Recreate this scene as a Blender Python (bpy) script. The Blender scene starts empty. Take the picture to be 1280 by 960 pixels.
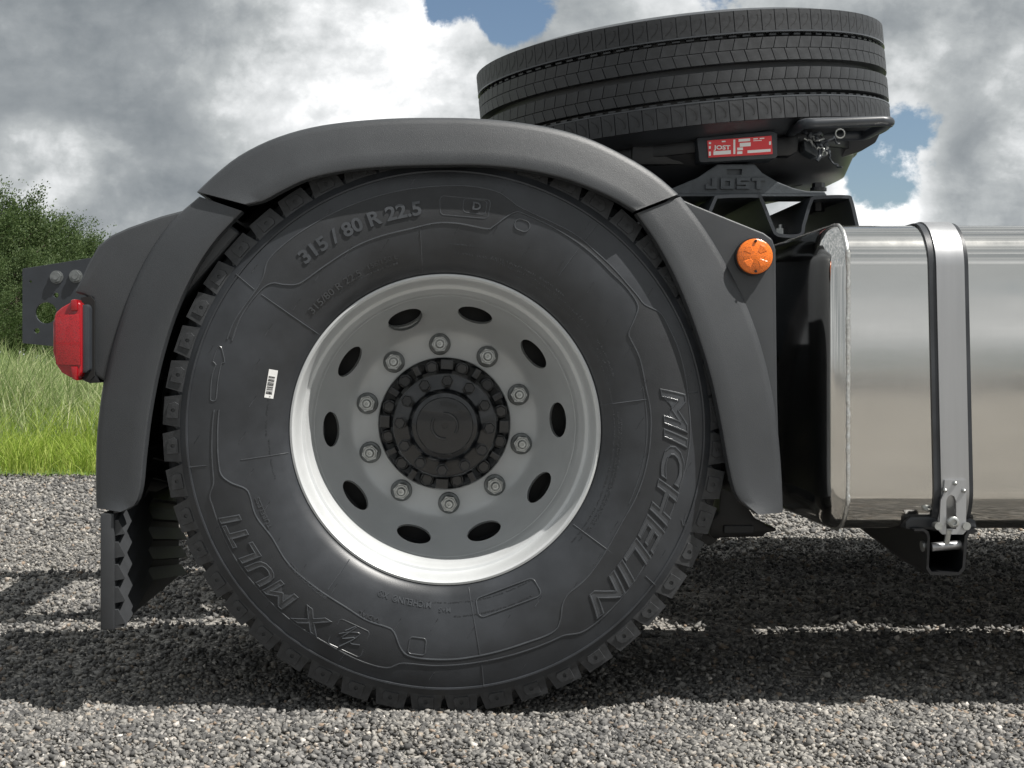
import bpy, bmesh, math, random
import numpy as np
from mathutils import Vector, Matrix

random.seed(7); RNG = np.random.default_rng(11)
S = bpy.context.scene
C = S.collection
R = math.radians

# ---------------------------------------------------------------- camera
F, PX0, PY0, CAMZ = 1800.0, 545.0, 455.0, 0.66
cam = bpy.data.cameras.new('camera'); camo = bpy.data.objects.new('camera', cam); C.objects.link(camo)
camo.location = (0, 0, CAMZ); camo.rotation_euler = (R(90), 0, 0)
cam.sensor_width = 36; cam.lens = 36 * F / 1280
cam.shift_x = 95 / 1280; cam.shift_y = -25 / 1280
cam.clip_start = 0.05; cam.clip_end = 6000
S.camera = camo
def P(px, py, Y): return Vector(((px - PX0) * Y / F, Y, CAMZ - (py - PY0) * Y / F))

# ---------------------------------------------------------------- sky, sun, exposure
SUNV = Vector((0.60, -0.28, 1.0)).normalized()          # towards the sun
w = bpy.data.worlds.new('World'); S.world = w; w.use_nodes = True
nt = w.node_tree; nt.nodes.clear(); L = nt.links
def N(tree, typ, **kw):
    n = tree.nodes.new(typ)
    for k, v in kw.items():
        if k in n.inputs: n.inputs[k].default_value = v
        else: setattr(n, k, v)
    return n
def mth(tree, op, a, b=None, c=None, clamp=False):
    n = tree.nodes.new('ShaderNodeMath'); n.operation = op; n.use_clamp = clamp
    for i, v in enumerate((a, b, c)):
        if v is None: continue
        if isinstance(v, (int, float)): n.inputs[i].default_value = v
        else: tree.links.new(v, n.inputs[i])
    return n.outputs[0]
def ramp(tree, fac, stops, interp='LINEAR'):
    n = tree.nodes.new('ShaderNodeValToRGB'); n.color_ramp.interpolation = interp
    e = n.color_ramp.elements
    while len(e) < len(stops): e.new(0.5)
    for i, (p, c) in enumerate(stops):
        e[i].position = p; e[i].color = tuple(c) + (1,) if len(c) == 3 else c
    tree.links.new(fac, n.inputs[0]); return n.outputs[0]
def mixc(tree, fac, a, b, blend='MIX'):
    n = tree.nodes.new('ShaderNodeMix'); n.data_type = 'RGBA'; n.blend_type = blend
    for s, v in ((n.inputs[0], fac), (n.inputs[6], a), (n.inputs[7], b)):
        if isinstance(v, (int, float)): s.default_value = v
        elif isinstance(v, tuple): s.default_value = v if len(v) == 4 else v + (1,)
        else: tree.links.new(v, s)
    return n.outputs[2]
sky = N(nt, 'ShaderNodeTexSky', sky_type='NISHITA', sun_disc=False)
sky.sun_elevation = math.asin(SUNV.z); sky.sun_rotation = math.atan2(SUNV.x, SUNV.y)
sky.air_density = 1.0; sky.dust_density = 0.6; sky.ozone_density = 1.5
tc = N(nt, 'ShaderNodeTexCoord')
def noise(tree, vec, scale, detail, rough, off=(0, 0, 0), squash=(1, 1, 1), dist=0.0):
    m = N(tree, 'ShaderNodeMapping'); m.inputs['Location'].default_value = off; m.inputs['Scale'].default_value = squash
    tree.links.new(vec, m.inputs['Vector'])
    n = N(tree, 'ShaderNodeTexNoise', Scale=scale, Detail=detail, Roughness=rough, Distortion=dist)
    tree.links.new(m.outputs[0], n.inputs['Vector']); return n.outputs['Fac']
G = tc.outputs['Generated']
def blob(px, py, r_in, r_out):                          # soft round region of the sky round a direction
    d = Vector(((px - PX0) / F, 1, (PY0 - py) / F)).normalized()
    n = nt.nodes.new('ShaderNodeVectorMath'); n.operation = 'DOT_PRODUCT'; L.new(G, n.inputs[0]); n.inputs[1].default_value = d
    m = N(nt, 'ShaderNodeMapRange', interpolation_type='SMOOTHSTEP'); L.new(n.outputs['Value'], m.inputs[0])
    m.inputs[1].default_value = math.cos(r_out / F); m.inputs[2].default_value = math.cos(r_in / F); return m.outputs[0]
n1 = noise(nt, G, 5.0, 8, .55, (3.1, 0, 1.7), (1, 1, 1.5))
n2 = noise(nt, G, 15.0, 12, .64, (.4, 2.0, .3), (1, 1, 1.25), .15)
n3 = noise(nt, G, 7.5, 7, .55, (8.0, 1.0, 5.2), (1, 1, 1.7), .2)
nd = N(nt, 'ShaderNodeTexNoise', Scale=9.0, Detail=6, Roughness=.6); L.new(G, nd.inputs['Vector'])
wv_ = nt.nodes.new('ShaderNodeVectorMath'); wv_.operation = 'MULTIPLY_ADD'; L.new(nd.outputs['Color'], wv_.inputs[0]); wv_.inputs[1].default_value = (.11, .11, .11); L.new(G, wv_.inputs[2])
vo = N(nt, 'ShaderNodeTexVoronoi', feature='F1', Scale=16.0, Detail=2.0, Roughness=.6, Lacunarity=2.3); vo.normalize = True; L.new(wv_.outputs[0], vo.inputs['Vector'])
puff = mth(nt, 'SUBTRACT', .42, vo.outputs['Distance'])
cov = mth(nt, 'ADD', mth(nt, 'ADD', mth(nt, 'MULTIPLY', n1, .50), mth(nt, 'MULTIPLY', n2, .50)), mth(nt, 'MULTIPLY', puff, .22))
for px, py, ri, ro, a in ((505, 6, 5, 80, -.17), (590, 10, 5, 80, -.16), (650, 16, 5, 60, -.10), (1115, 190, 5, 95, -.25), (250, 120, 60, 380, .10), (1190, 80, 60, 190, .16), (570, 90, 10, 80, .16), (440, 60, 20, 110, .10), (720, 60, 20, 90, .10), (1230, 240, 20, 100, .10)):
    cov = mth(nt, 'ADD', cov, mth(nt, 'MULTIPLY', blob(px, py, ri, ro), a))
mask = ramp(nt, cov, [(.385, (0, 0, 0)), (.455, (1, 1, 1))], 'EASE')
shade = mth(nt, 'ADD', mth(nt, 'MULTIPLY', n3, .58), mth(nt, 'MULTIPLY', n2, .42))
shade = mth(nt, 'ADD', shade, mth(nt, 'MULTIPLY', puff, .36))
for px, py, ri, ro, a in ((150, 110, 40, 240, -.10), (40, 60, 20, 200, -.03), (430, 80, 20, 200, .13), (60, 205, 10, 80, .10), (1130, 110, 20, 170, -.06), (1110, 240, 15, 90, .13), (1200, 260, 30, 130, -.04), (560, 80, 10, 90, .10)):
    shade = mth(nt, 'ADD', shade, mth(nt, 'MULTIPLY', blob(px, py, ri, ro), a))
edge = ramp(nt, cov, [(.40, (.06, .06, .06)), (.56, (0, 0, 0))])
shade = mth(nt, 'ADD', shade, edge)
ccol = ramp(nt, shade, [(.30, (2.5, 2.8, 3.05)), (.45, (3.9, 4.2, 4.4)), (.55, (5.7, 6.0, 6.1)), (.66, (9.6, 9.8, 9.9)), (.76, (14.5, 14.5, 14.5))])
skyc = mixc(nt, mask, sky.outputs[0], ccol)
bg = N(nt, 'ShaderNodeBackground', Strength=0.062); L.new(skyc, bg.inputs[0])
wo = N(nt, 'ShaderNodeOutputWorld'); L.new(bg.outputs[0], wo.inputs[0])

sl = bpy.data.lights.new('sun', 'SUN'); sl.energy = 5.0; sl.angle = R(.53); sl.color = (1.0, .965, .91)
so = bpy.data.objects.new('sun', sl); C.objects.link(so); so.location = (4, -4, 9)
so.rotation_euler = (-SUNV).to_track_quat('-Z', 'Y').to_euler()
S.view_settings.view_transform = 'Standard'; S.view_settings.look = 'None'
S.view_settings.gamma = 1; S.view_settings.use_curve_mapping = False
S.view_settings.exposure = 0.52

# ---------------------------------------------------------------- materials
def mat(name, col, rough=.5, metal=0.0, var=0.0, vscale=20, bump=0.0, bscale=300, coat=0.0, spec=None, rvar=0.0, squash=(1, 1, 1), col2=None, bdist=.001):
    m = bpy.data.materials.new(name); m.use_nodes = True; t = m.node_tree
    b = t.nodes['Principled BSDF']; b.inputs['Base Color'].default_value = tuple(col) + (1,)
    b.inputs['Roughness'].default_value = rough; b.inputs['Metallic'].default_value = metal
    b.inputs['Coat Weight'].default_value = coat
    if spec is not None: b.inputs['Specular IOR Level'].default_value = spec
    co = t.nodes.new('ShaderNodeTexCoord').outputs['Object']
    if var or rvar:
        n = noise(t, co, vscale, 6, .6, (1, 2, 3), squash)
        if var:
            c2 = col2 if col2 else tuple(min(1, c * (1 + var)) for c in col)
            c1 = tuple(c * (1 - var) for c in col)
            t.links.new(ramp(t, n, [(.3, c1), (.7, c2)]), b.inputs['Base Color'])
        if rvar: t.links.new(mth(t, 'MULTIPLY_ADD', n, rvar, rough - rvar / 2), b.inputs['Roughness'])
    if bump:
        n = noise(t, co, bscale, 3, .6)
        bn = t.nodes.new('ShaderNodeBump'); bn.inputs['Strength'].default_value = bump; bn.inputs['Distance'].default_value = bdist
        t.links.new(n, bn.inputs['Height']); t.links.new(bn.outputs[0], b.inputs['Normal'])
    return m
M = {}
M['rubber'] = mat('tyre_rubber', (.028, .0308, .0355), .40, var=.32, vscale=11, bump=.22, bscale=500, rvar=.20, bdist=.0006)
M['rubber_mark'] = mat('moulded_rubber', (.050, .054, .060), .27, var=.2, vscale=40)  # colour lightened to stand in for glints on the raised marks
M['rubber_plate'] = mat('matt_rubber_panel', (.018, .0198, .0228), .55, var=.2, vscale=30, bump=.5, bscale=700, bdist=.0006)
M['tread'] = mat('tread_rubber', (.036, .038, .041), .50, var=.35, vscale=60, bump=.3, bscale=400)
M['spare'] = mat('worn_tread_rubber', (.020, .0215, .0240), .46, var=.45, vscale=35, bump=.35, bscale=260, rvar=.2)
M['dark_hole'] = mat('dark_recess', (.004, .004, .004), .8)  # near-black colour in place of the shade inside holes, slits and gaps
M['plastic'] = mat('mudguard_plastic', (.036, .039, .043), .45, var=.16, vscale=5, bump=.9, bscale=750, rvar=.14, bdist=.0005)
M['flap'] = mat('mudflap_rubber', (.03, .032, .035), .5, var=.15, vscale=25, bump=.3, bscale=400)
M['silver'] = mat('silver_wheel_paint', (.52, .535, .54), .40, .2, var=.05, vscale=14, rvar=.14)
M['nut'] = mat('greased_steel_nut', (.42, .43, .425), .38, .7, var=.25, vscale=90)
M['washer'] = mat('dull_steel_washer', (.17, .18, .18), .45, .5, var=.2, vscale=90)
M['hub'] = mat('black_hub_paint', (.006, .007, .009), .26, var=.3, vscale=60, coat=.5, spec=.45, bump=.15, bscale=300)
M['chassis'] = mat('chassis_paint', (.026, .030, .036), .40, var=.18, vscale=18, bump=.15, bscale=300)
M['black'] = mat('black_coated_steel', (.0065, .007, .0085), .40, var=.4, vscale=25, bump=.2, bscale=200)
M['casting'] = mat('grey_cast_iron', (.050, .058, .066), .42, var=.25, vscale=50, bump=.5, bscale=250)
M['bolt'] = mat('zinc_bolt', (.42, .43, .42), .35, .85, var=.25, vscale=90)
M['strap'] = mat('stainless_strap', (.43, .435, .445), .40, .85, var=.06, vscale=30, squash=(1, 1, .05), rvar=.1)
M['weld'] = mat('weld_bead', (.62, .62, .60), .33, .9, var=.25, vscale=160, bump=.8, bscale=200)
M['white'] = mat('white_print', (.75, .75, .74), .5)
M['ink'] = mat('black_print', (.03, .03, .03), .5)
M['bark'] = mat('bark', (.07, .055, .04), .9, var=.35, vscale=3, bump=.6, bscale=20)
M['redlabel'] = mat('red_label_print', (.62, .025, .03), .35, coat=.3)
def tank_mat():
    m = bpy.data.materials.new('polished_tank_aluminium'); m.use_nodes = True; t = m.node_tree
    b = t.nodes['Principled BSDF']; b.inputs['Metallic'].default_value = 1
    co = t.nodes.new('ShaderNodeTexCoord').outputs['Object']
    n = noise(t, co, 60, 6, .65, (0, 0, 0), (.04, 1, 1))
    n2 = noise(t, co, 5, 4, .6, (2, 0, 0), (.35, 1, 1))
    t.links.new(ramp(t, n2, [(.3, (.56, .55, .525)), (.7, (.66, .648, .62))]), b.inputs['Base Color'])
    t.links.new(mth(t, 'ADD', mth(t, 'MULTIPLY', n, .05), mth(t, 'MULTIPLY_ADD', noise(t, co, 9, 6, .7, (4, 1, 2), (1, 1, .22)), .11, .015)), b.inputs['Roughness'])
    bn = t.nodes.new('ShaderNodeBump'); bn.inputs['Strength'].default_value = .07; bn.inputs['Distance'].default_value = .0012
    hh = mth(t, 'ADD', mth(t, 'MULTIPLY', n, .10), mth(t, 'MULTIPLY', n2, 1.6))
    t.links.new(hh, bn.inputs['Height']); t.links.new(bn.outputs[0], b.inputs['Normal']); return m
M['tank'] = tank_mat()
def lens_mat(name, col, scale):
    m = bpy.data.materials.new(name); m.use_nodes = True; t = m.node_tree
    b = t.nodes['Principled BSDF']; b.inputs['Base Color'].default_value = col + (1,)
    b.inputs['Roughness'].default_value = .22; b.inputs['Coat Weight'].default_value = .6; b.inputs['Coat Roughness'].default_value = .06
    co = t.nodes.new('ShaderNodeTexCoord').outputs['Object']
    v = t.nodes.new('ShaderNodeTexVoronoi'); v.inputs['Scale'].default_value = scale; t.links.new(co, v.inputs['Vector'])
    t.links.new(mixc(t, v.outputs['Distance'], tuple(c * 1.5 for c in col), tuple(c * .42 for c in col)), b.inputs['Base Color'])
    bn = t.nodes.new('ShaderNodeBump'); bn.inputs['Strength'].default_value = .25; bn.inputs['Distance'].default_value = .001
    t.links.new(v.outputs['Distance'], bn.inputs['Height']); t.links.new(bn.outputs[0], b.inputs['Normal']); return m
M['red'] = lens_mat('red_lens', (.30, .004, .008), 700)
M['redglass'] = mat('red_clear_lens', (.27, .002, .006), .14, coat=.5)
M['amber'] = lens_mat('amber_lens', (.80, .17, .008), 700)
def stone_mat():
    m = bpy.data.materials.new('crushed_stone'); m.use_nodes = True; t = m.node_tree; b = t.nodes['Principled BSDF']
    g = t.nodes.new('ShaderNodeNewGeometry')
    r = ramp(t, g.outputs['Random Per Island'], [(0, (.045, .045, .046)), (.22, (.095, .095, .095)), (.50, (.160, .158, .154)), (.74, (.235, .230, .220)), (.91, (.33, .32, .305)), (.96, (.26, .225, .185)), (.985, (.25, .19, .145)), (1, (.64, .62, .59))])
    co = t.nodes.new('ShaderNodeTexCoord').outputs['Object']
    n = noise(t, co, 220, 4, .7)
    r = mixc(t, 1.0, r, ramp(t, noise(t, co, 2.6, 4, .6, (5, 1, 0)), [(.35, (.86, .85, .84)), (.7, (1.14, 1.11, 1.05))]), 'MULTIPLY')
    t.links.new(mixc(t, 1.0, r, ramp(t, n, [(.3, (.72, .72, .72)), (.7, (1.15, 1.15, 1.15))]), 'MULTIPLY'), b.inputs['Base Color'])
    b.inputs['Roughness'].default_value = .85
    bn = t.nodes.new('ShaderNodeBump'); bn.inputs['Strength'].default_value = .6; bn.inputs['Distance'].default_value = .001
    t.links.new(n, bn.inputs['Height']); t.links.new(bn.outputs[0], b.inputs['Normal']); return m
M['stone'] = stone_mat()
def ground_mat():
    m = bpy.data.materials.new('gravel_yard'); m.use_nodes = True; t = m.node_tree; b = t.nodes['Principled BSDF']
    co = t.nodes.new('ShaderNodeTexCoord').outputs['Object']
    v = t.nodes.new('ShaderNodeTexVoronoi'); v.inputs['Scale'].default_value = 120; t.links.new(co, v.inputs['Vector'])
    n = noise(t, co, 1.1, 5, .6)
    sep = t.nodes.new('ShaderNodeSeparateColor'); t.links.new(v.outputs['Color'], sep.inputs[0])
    c = ramp(t, sep.outputs[0], [(0, (.09, .088, .085)), (.35, (.17, .165, .158)), (.75, (.28, .27, .25)), (1, (.46, .44, .41))])
    c = mixc(t, 1.0, c, ramp(t, n, [(.3, (.80, .79, .77)), (.7, (1.1, 1.08, 1.04))]), 'MULTIPLY')
    t.links.new(c, b.inputs['Base Color']); b.inputs['Roughness'].default_value = .9
    bn = t.nodes.new('ShaderNodeBump'); bn.inputs['Strength'].default_value = 1; bn.inputs['Distance'].default_value = .006; bn.invert = True
    t.links.new(v.outputs['Distance'], bn.inputs['Height']); t.links.new(bn.outputs[0], b.inputs['Normal']); return m
M['ground'] = ground_mat()
def leaf_mat(name, stops, trans=.35):
    m = bpy.data.materials.new(name); m.use_nodes = True; t = m.node_tree; b = t.nodes['Principled BSDF']
    g = t.nodes.new('ShaderNodeNewGeometry'); c = ramp(t, g.outputs['Random Per Island'], stops)
    t.links.new(c, b.inputs['Base Color']); b.inputs['Roughness'].default_value = .6; b.inputs['Specular IOR Level'].default_value = .25
    tr = t.nodes.new('ShaderNodeBsdfTranslucent'); t.links.new(c, tr.inputs[0])
    ms = t.nodes.new('ShaderNodeMixShader'); ms.inputs[0].default_value = trans
    t.links.new(b.outputs[0], ms.inputs[1]); t.links.new(tr.outputs[0], ms.inputs[2])
    t.links.new(ms.outputs[0], t.nodes['Material Output'].inputs[0]); return m
M['leaf'] = leaf_mat('tree_leaves', [(0, (.045, .075, .027)), (.5, (.070, .106, .038)), (1, (.105, .142, .055))])
M['grass'] = leaf_mat('green_grass', [(0, (.16, .25, .03)), (.5, (.28, .38, .055)), (1, (.42, .48, .13))], .45)
M['reed'] = leaf_mat('tall_grass_blades', [(0, (.12, .19, .06)), (.45, (.25, .33, .12)), (.75, (.38, .44, .21)), (1, (.55, .55, .34))], .45)
M['lawn'] = mat('meadow', (.10, .16, .035), .9, var=.4, vscale=2.5, bump=.6, bscale=30, bdist=.02)

# ---------------------------------------------------------------- mesh helpers
ORG = {}
def link(name, me, parent=None, origin=None):
    o = bpy.data.objects.new(name, me); C.objects.link(o)
    po = ORG.get(parent.name, Vector()) if parent else Vector()
    org = Vector(origin) if origin is not None else po
    if me is not None and org.length > 0: me.transform(Matrix.Translation(-org))
    o.location = org - po; o.parent = parent; ORG[o.name] = org; return o
def child_raw(name, me, parent, rot=(0, 0, 0), loc=(0, 0, 0)):      # mesh already in the parent's own frame
    o = bpy.data.objects.new(name, me); C.objects.link(o); o.parent = parent; o.rotation_euler = rot; o.location = loc
    ORG[o.name] = ORG.get(parent.name, Vector()); return o
def empty(name, loc, label, cat, group=None):
    o = bpy.data.objects.new(name, None); C.objects.link(o); o.location = loc; ORG[o.name] = Vector(loc)
    o['label'] = label; o['category'] = cat
    if group: o['group'] = group
    return o
class MB:
    def __init__(s): s.v = []; s.f = []; s.m = []
    def add(s, v, f, mi=0):
        k = len(s.v); s.v += [tuple(p) for p in v]; s.f += [tuple(i + k for i in q) for q in f]; s.m += [mi] * len(f); return s
    def box(s, c, d, rot=None, mi=0):
        c = Vector(c); q = [Vector((x * d[0] / 2, y * d[1] / 2, z * d[2] / 2)) for x in (-1, 1) for y in (-1, 1) for z in (-1, 1)]
        if rot is not None: q = [rot @ p for p in q]
        return s.add([c + p for p in q], [(0, 1, 3, 2), (4, 6, 7, 5), (0, 4, 5, 1), (2, 3, 7, 6), (0, 2, 6, 4), (1, 5, 7, 3)], mi)
    def prism(s, poly, y0, y1, mi=0):                                # polygon of (x, z), extruded along Y
        n = len(poly); v = [(x, y0, z) for x, z in poly] + [(x, y1, z) for x, z in poly]
        return s.add(v, [tuple(range(n)), tuple(range(2 * n - 1, n - 1, -1))] + [(i, i + n, (i + 1) % n + n, (i + 1) % n) for i in range(n)], mi)
    def pprism(s, pts, Y, depth, mi=0): return s.prism([(P(x, y, Y).x, P(x, y, Y).z) for x, y in pts], Y, Y + depth, mi)
    def rings(s, rings, closed=True, cap=True, mi=0, loop=False):    # loft of equal-length rings
        n = len(rings[0]); k = len(rings); v = [p for r in rings for p in r]; f = []
        for i in range(k if loop else k - 1):
            a, b = i * n, ((i + 1) % k) * n
            for j in range(n if closed else n - 1):
                j2 = (j + 1) % n; f.append((a + j, a + j2, b + j2, b + j))
        if cap and not loop: f += [tuple(range(n))[::-1], tuple(range((k - 1) * n, k * n))]
        return s.add(v, f, mi)
    def tube(s, pts, r, n=8, cap=True, mi=0, loop=False):
        pts = [Vector(p) for p in pts]; rs = []; up = None; k = len(pts)
        for i, p in enumerate(pts):
            if loop: d = pts[(i + 1) % k] - pts[i - 1]
            else: d = pts[min(i + 1, k - 1)] - pts[max(i - 1, 0)]
            d.normalize()
            if up is None: up = d.orthogonal().normalized()
            up = (up - d * up.dot(d)).normalized(); sd = d.cross(up)
            rr = r[i] if isinstance(r, (list, tuple)) else r
            rs.append([p + (up * math.cos(a) + sd * math.sin(a)) * rr for a in [2 * math.pi * j / n for j in range(n)]])
        return s.rings(rs, True, cap, mi, loop)
    def cyl(s, p0, p1, r, n=24, r2=None, mi=0):
        p0 = Vector(p0); p1 = Vector(p1); return s.tube([p0, p1], [r, r if r2 is None else r2], n, True, mi)
    def lathe(s, prof, c, n=96, mi=0, closed=False):                 # profile (r, y) about the Y axis through c
        rs = []
        for i in range(n):
            a = 2 * math.pi * i / n; rs.append([(c[0] + r * math.sin(a), c[1] + y, c[2] + r * math.cos(a)) for r, y in prof])
        return s.rings(rs, closed, False, mi, True)
    def hexa(s, c, r, y0, y1, rot=0, mi=0, n=6, r1=None):            # stub along Y facing the camera
        r1 = r if r1 is None else r1
        a = [(c[0] + r * math.sin(rot + i * 2 * math.pi / n), y1, c[2] + r * math.cos(rot + i * 2 * math.pi / n)) for i in range(n)]
        b = [(c[0] + r1 * math.sin(rot + i * 2 * math.pi / n), y0, c[2] + r1 * math.cos(rot + i * 2 * math.pi / n)) for i in range(n)]
        return s.rings([a, b], True, True, mi)
    def mesh(s, name, mats, smooth=None, bevel=0, seg=2, recalc=True):
        me = bpy.data.meshes.new(name); me.from_pydata(s.v, [], s.f)
        for m in (mats if isinstance(mats, (list, tuple)) else [mats]): me.materials.append(m)
        me.polygons.foreach_set('material_index', s.m)
        if recalc or bevel:
            bm = bmesh.new(); bm.from_mesh(me)
            bmesh.ops.recalc_face_normals(bm, faces=bm.faces)
            if bevel:
                ed = [e for e in bm.edges if e.is_manifold and e.calc_face_angle(0) > R(28)]
                bmesh.ops.bevel(bm, geom=ed, offset=bevel, segments=seg, profile=.6, affect='EDGES', clamp_overlap=True)
            bm.to_mesh(me); bm.free()
        if smooth: shade(me, smooth)
        me.update(); return me
    def obj(s, name, mats, parent=None, smooth=None, bevel=0, seg=2, origin=None):
        return link(name, s.mesh(name, mats, smooth, bevel, seg), parent, origin)
def shade(me, ang):
    me.polygons.foreach_set('use_smooth', [True] * len(me.polygons)); me.set_sharp_from_angle(angle=R(ang))
def boolean(me, cut):
    a = bpy.data.objects.new('tmp_a', me); b = bpy.data.objects.new('tmp_b', cut); C.objects.link(a); C.objects.link(b)
    md = a.modifiers.new('b', 'BOOLEAN'); md.operation = 'DIFFERENCE'; md.object = b; md.solver = 'EXACT'
    dg = bpy.context.evaluated_depsgraph_get(); dg.update()
    r = bpy.data.meshes.new_from_object(a.evaluated_get(dg))
    bpy.data.objects.remove(a); bpy.data.objects.remove(b); return r
def text2d(body, size=1.0, bold=0.0, shear=0.0, extrude=.05, spacing=1.0, res=3, cuts=0, outline=0.0):
    cu = bpy.data.curves.new('t', 'FONT'); cu.body = body; cu.size = size; cu.offset = bold; cu.shear = shear
    cu.extrude = extrude; cu.space_character = spacing; cu.resolution_u = res; cu.align_x = 'CENTER'
    if outline: cu.fill_mode = 'NONE'; cu.extrude = 0; cu.bevel_depth = outline; cu.bevel_resolution = 1
    o = bpy.data.objects.new('t', cu); C.objects.link(o); dg = bpy.context.evaluated_depsgraph_get(); dg.update()
    me = bpy.data.meshes.new_from_object(o.evaluated_get(dg)); bpy.data.objects.remove(o); bpy.data.curves.remove(cu)
    if cuts:
        bm = bmesh.new(); bm.from_mesh(me); yy = [q.co.y for q in bm.verts]
        for y in np.linspace(min(yy), max(yy), cuts + 2)[1:-1]: bmesh.ops.bisect_plane(bm, geom=bm.verts[:] + bm.edges[:] + bm.faces[:], plane_co=(0, y, 0), plane_no=(0, 1, 0))
        bm.to_mesh(me); bm.free()
    v = np.array([p.co[:] for p in me.vertices]); f = [tuple(p.vertices) for p in me.polygons]; bpy.data.meshes.remove(me)
    v[:, 2] = (v[:, 2] + extrude) if not outline else (v[:, 2] + outline) / (2 * outline)
    return v, f
def cr(pts, n):                                                     # Catmull-Rom resample, n points by arc length
    p = np.array(pts, float); q = np.vstack([2 * p[0] - p[1], p, 2 * p[-1] - p[-2]]); out = []
    for i in range(1, len(q) - 2):
        for t in np.linspace(0, 1, 14, endpoint=False):
            a, b, c, d = q[i - 1], q[i], q[i + 1], q[i + 2]
            out.append(.5 * ((2 * b) + (c - a) * t + (2 * a - 5 * b + 4 * c - d) * t * t + (3 * b - a - 3 * c + d) * t ** 3))
    out.append(p[-1]); out = np.array(out); s = np.r_[0, np.cumsum(np.linalg.norm(np.diff(out, axis=0), axis=1))]
    u = np.linspace(0, s[-1], n); return np.stack([np.interp(u, s, out[:, k]) for k in range(p.shape[1])], 1)
def bulk(name, v, f, mat_, fs):                                     # big mesh from arrays; every face has fs corners
    me = bpy.data.meshes.new(name); nv, nf = len(v), len(f)
    me.vertices.add(nv); me.vertices.foreach_set('co', np.ascontiguousarray(v, np.float32).ravel())
    me.loops.add(nf * fs); me.loops.foreach_set('vertex_index', np.ascontiguousarray(f, np.int32).ravel())
    me.polygons.add(nf); me.polygons.foreach_set('loop_start', np.arange(0, nf * fs, fs, dtype=np.int32))
    me.materials.append(mat_); me.update(calc_edges=True); me.validate(); return me

# ---------------------------------------------------------------- setting: yard, meadow
def hgt(x, y):
    x = np.asarray(x, float); y = np.asarray(y, float)
    h = .010 * np.sin(x * 2.3 + 1.1) * np.sin(y * 1.9 + .4) + .006 * np.sin(x * 7.1 + y * 3.3) + .0045 * np.sin(x * 15 - y * 11 + 1) + .003 * np.sin(x * 29 + y * 23)
    near = np.clip((4.5 - np.abs(y - 2.6)) / 3.5, 0, 1)
    mound = .012 * np.exp(-((y - 2.56) / .13) ** 2)
    pit = np.exp(-((x - .02) / .30) ** 2 - ((y - 2.95) / .25) ** 2)
    return (h * .8 + mound) * near * (1 - pit) - .006
xs = np.r_[-1500, -400, -120, -40, -14, np.linspace(-6, 6, 161), 14, 40, 120, 400, 1500]
ys = np.r_[-1500, -400, -120, -40, -10, -3, np.linspace(0, 9, 121), 14, 40, 120, 400, 1500]
gx, gy = np.meshgrid(xs, ys); gz = np.where((np.abs(gx) <= 6.01) & (gy >= 0) & (gy <= 9), hgt(gx, gy), -.006)
nx, ny = len(xs), len(ys); ii = (np.arange(ny - 1)[:, None] * nx + np.arange(nx - 1)[None]).ravel()
gm = bulk('ground', np.stack([gx.ravel(), gy.ravel(), gz.ravel() - .004], 1), np.stack([ii, ii + 1, ii + nx + 1, ii + nx], 1), M['ground'], 4)
ground = link('ground', gm); ground['kind'] = 'structure'; ground['label'] = 'grey crushed gravel yard under the truck'
mb = MB(); EX = np.linspace(-60, 60, 121); ey = 8.55 + .06 * np.sin(EX * 1.7) + .04 * np.sin(EX * 5.1)
mb.rings([[(x, y, -.012) for x, y in zip(EX, ey)], [(x, y + .25, .03) for x, y in zip(EX, ey)], [(x * 4, 30, .05) for x in EX], [(x * 30, 1500, .06) for x in EX]], closed=False, cap=False)
lawn = mb.obj('meadow', M['lawn'], smooth=60); lawn['kind'] = 'structure'; lawn['label'] = 'green meadow beyond the gravel yard'

mb = MB(); EX = np.linspace(-300, 300, 41)
mb.rings([[(x, -17 + .5 * math.sin(x * .2), .004) for x in EX], [(x, -95, .004) for x in EX]], closed=False, cap=False)
M['dark_strip'] = mat('dark_strip', (.045, .045, .046), .85, var=.2, vscale=3)
reflection_strip = mb.obj('reflection_strip', M['dark_strip']); reflection_strip['kind'] = 'structure'; reflection_strip['label'] = 'unseen dark ground strip added to mirror as a band in the tank'  # unseen strip, added so the tank mirrors a dark band
# ---------------------------------------------------------------- the truck
truck = empty('semi_truck', (0.0, 3.965, 0), 'rear end of a grey chassis tractor truck with dual wheels and a polished fuel tank', 'truck')
WX, WZ, YF = .01757, .5347, 2.75
WC = Vector((WX, YF, WZ))
def pol(th, r, y): return (WX + r * math.sin(th), y, WZ + r * math.cos(th))
PROF = [(.2965, .012), (.2975, .004), (.302, -.003), (.318, -.012), (.345, -.0205), (.375, -.0262), (.405, -.0285), (.430, -.0282), (.455, -.0258), (.475, -.0222), (.4885, -.0185), (.4895, -.0205), (.4925, -.0205), (.4935, -.0172), (.503, -.0125), (.510, -.008), (.516, -.001), (.519, .010), (.519, .050)]
PR = np.array([p[0] for p in PROF]); PY = np.array([p[1] for p in PROF])
SR = np.linspace(.2965, .519, 400); SY = np.interp(SR, PR, PY)
kern = np.ones(9) / 9; SYs = np.convolve(np.pad(SY, 4, 'edge'), kern, 'valid')
def ysw(r): return YF + float(np.interp(r, PR, PY))
def sw(px, py):                                                     # picture point on the outer sidewall -> angle, radius about the axle
    Y = YF - .026; x = (px - PX0) * Y / F - WX; z = CAMZ - (py - PY0) * Y / F - WZ
    return math.atan2(x, z), math.hypot(x, z)
def tyre_mesh(c, detail):
    half = [(r, y) for r, y in PROF]
    full = half + [(.519, .205)] + [(r, .255 - y) for r, y in PROF[::-1][1:]]
    return MB().lathe(full, c, 192 if detail else 96).mesh('tyre', M['rubber'], 32)
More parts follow.
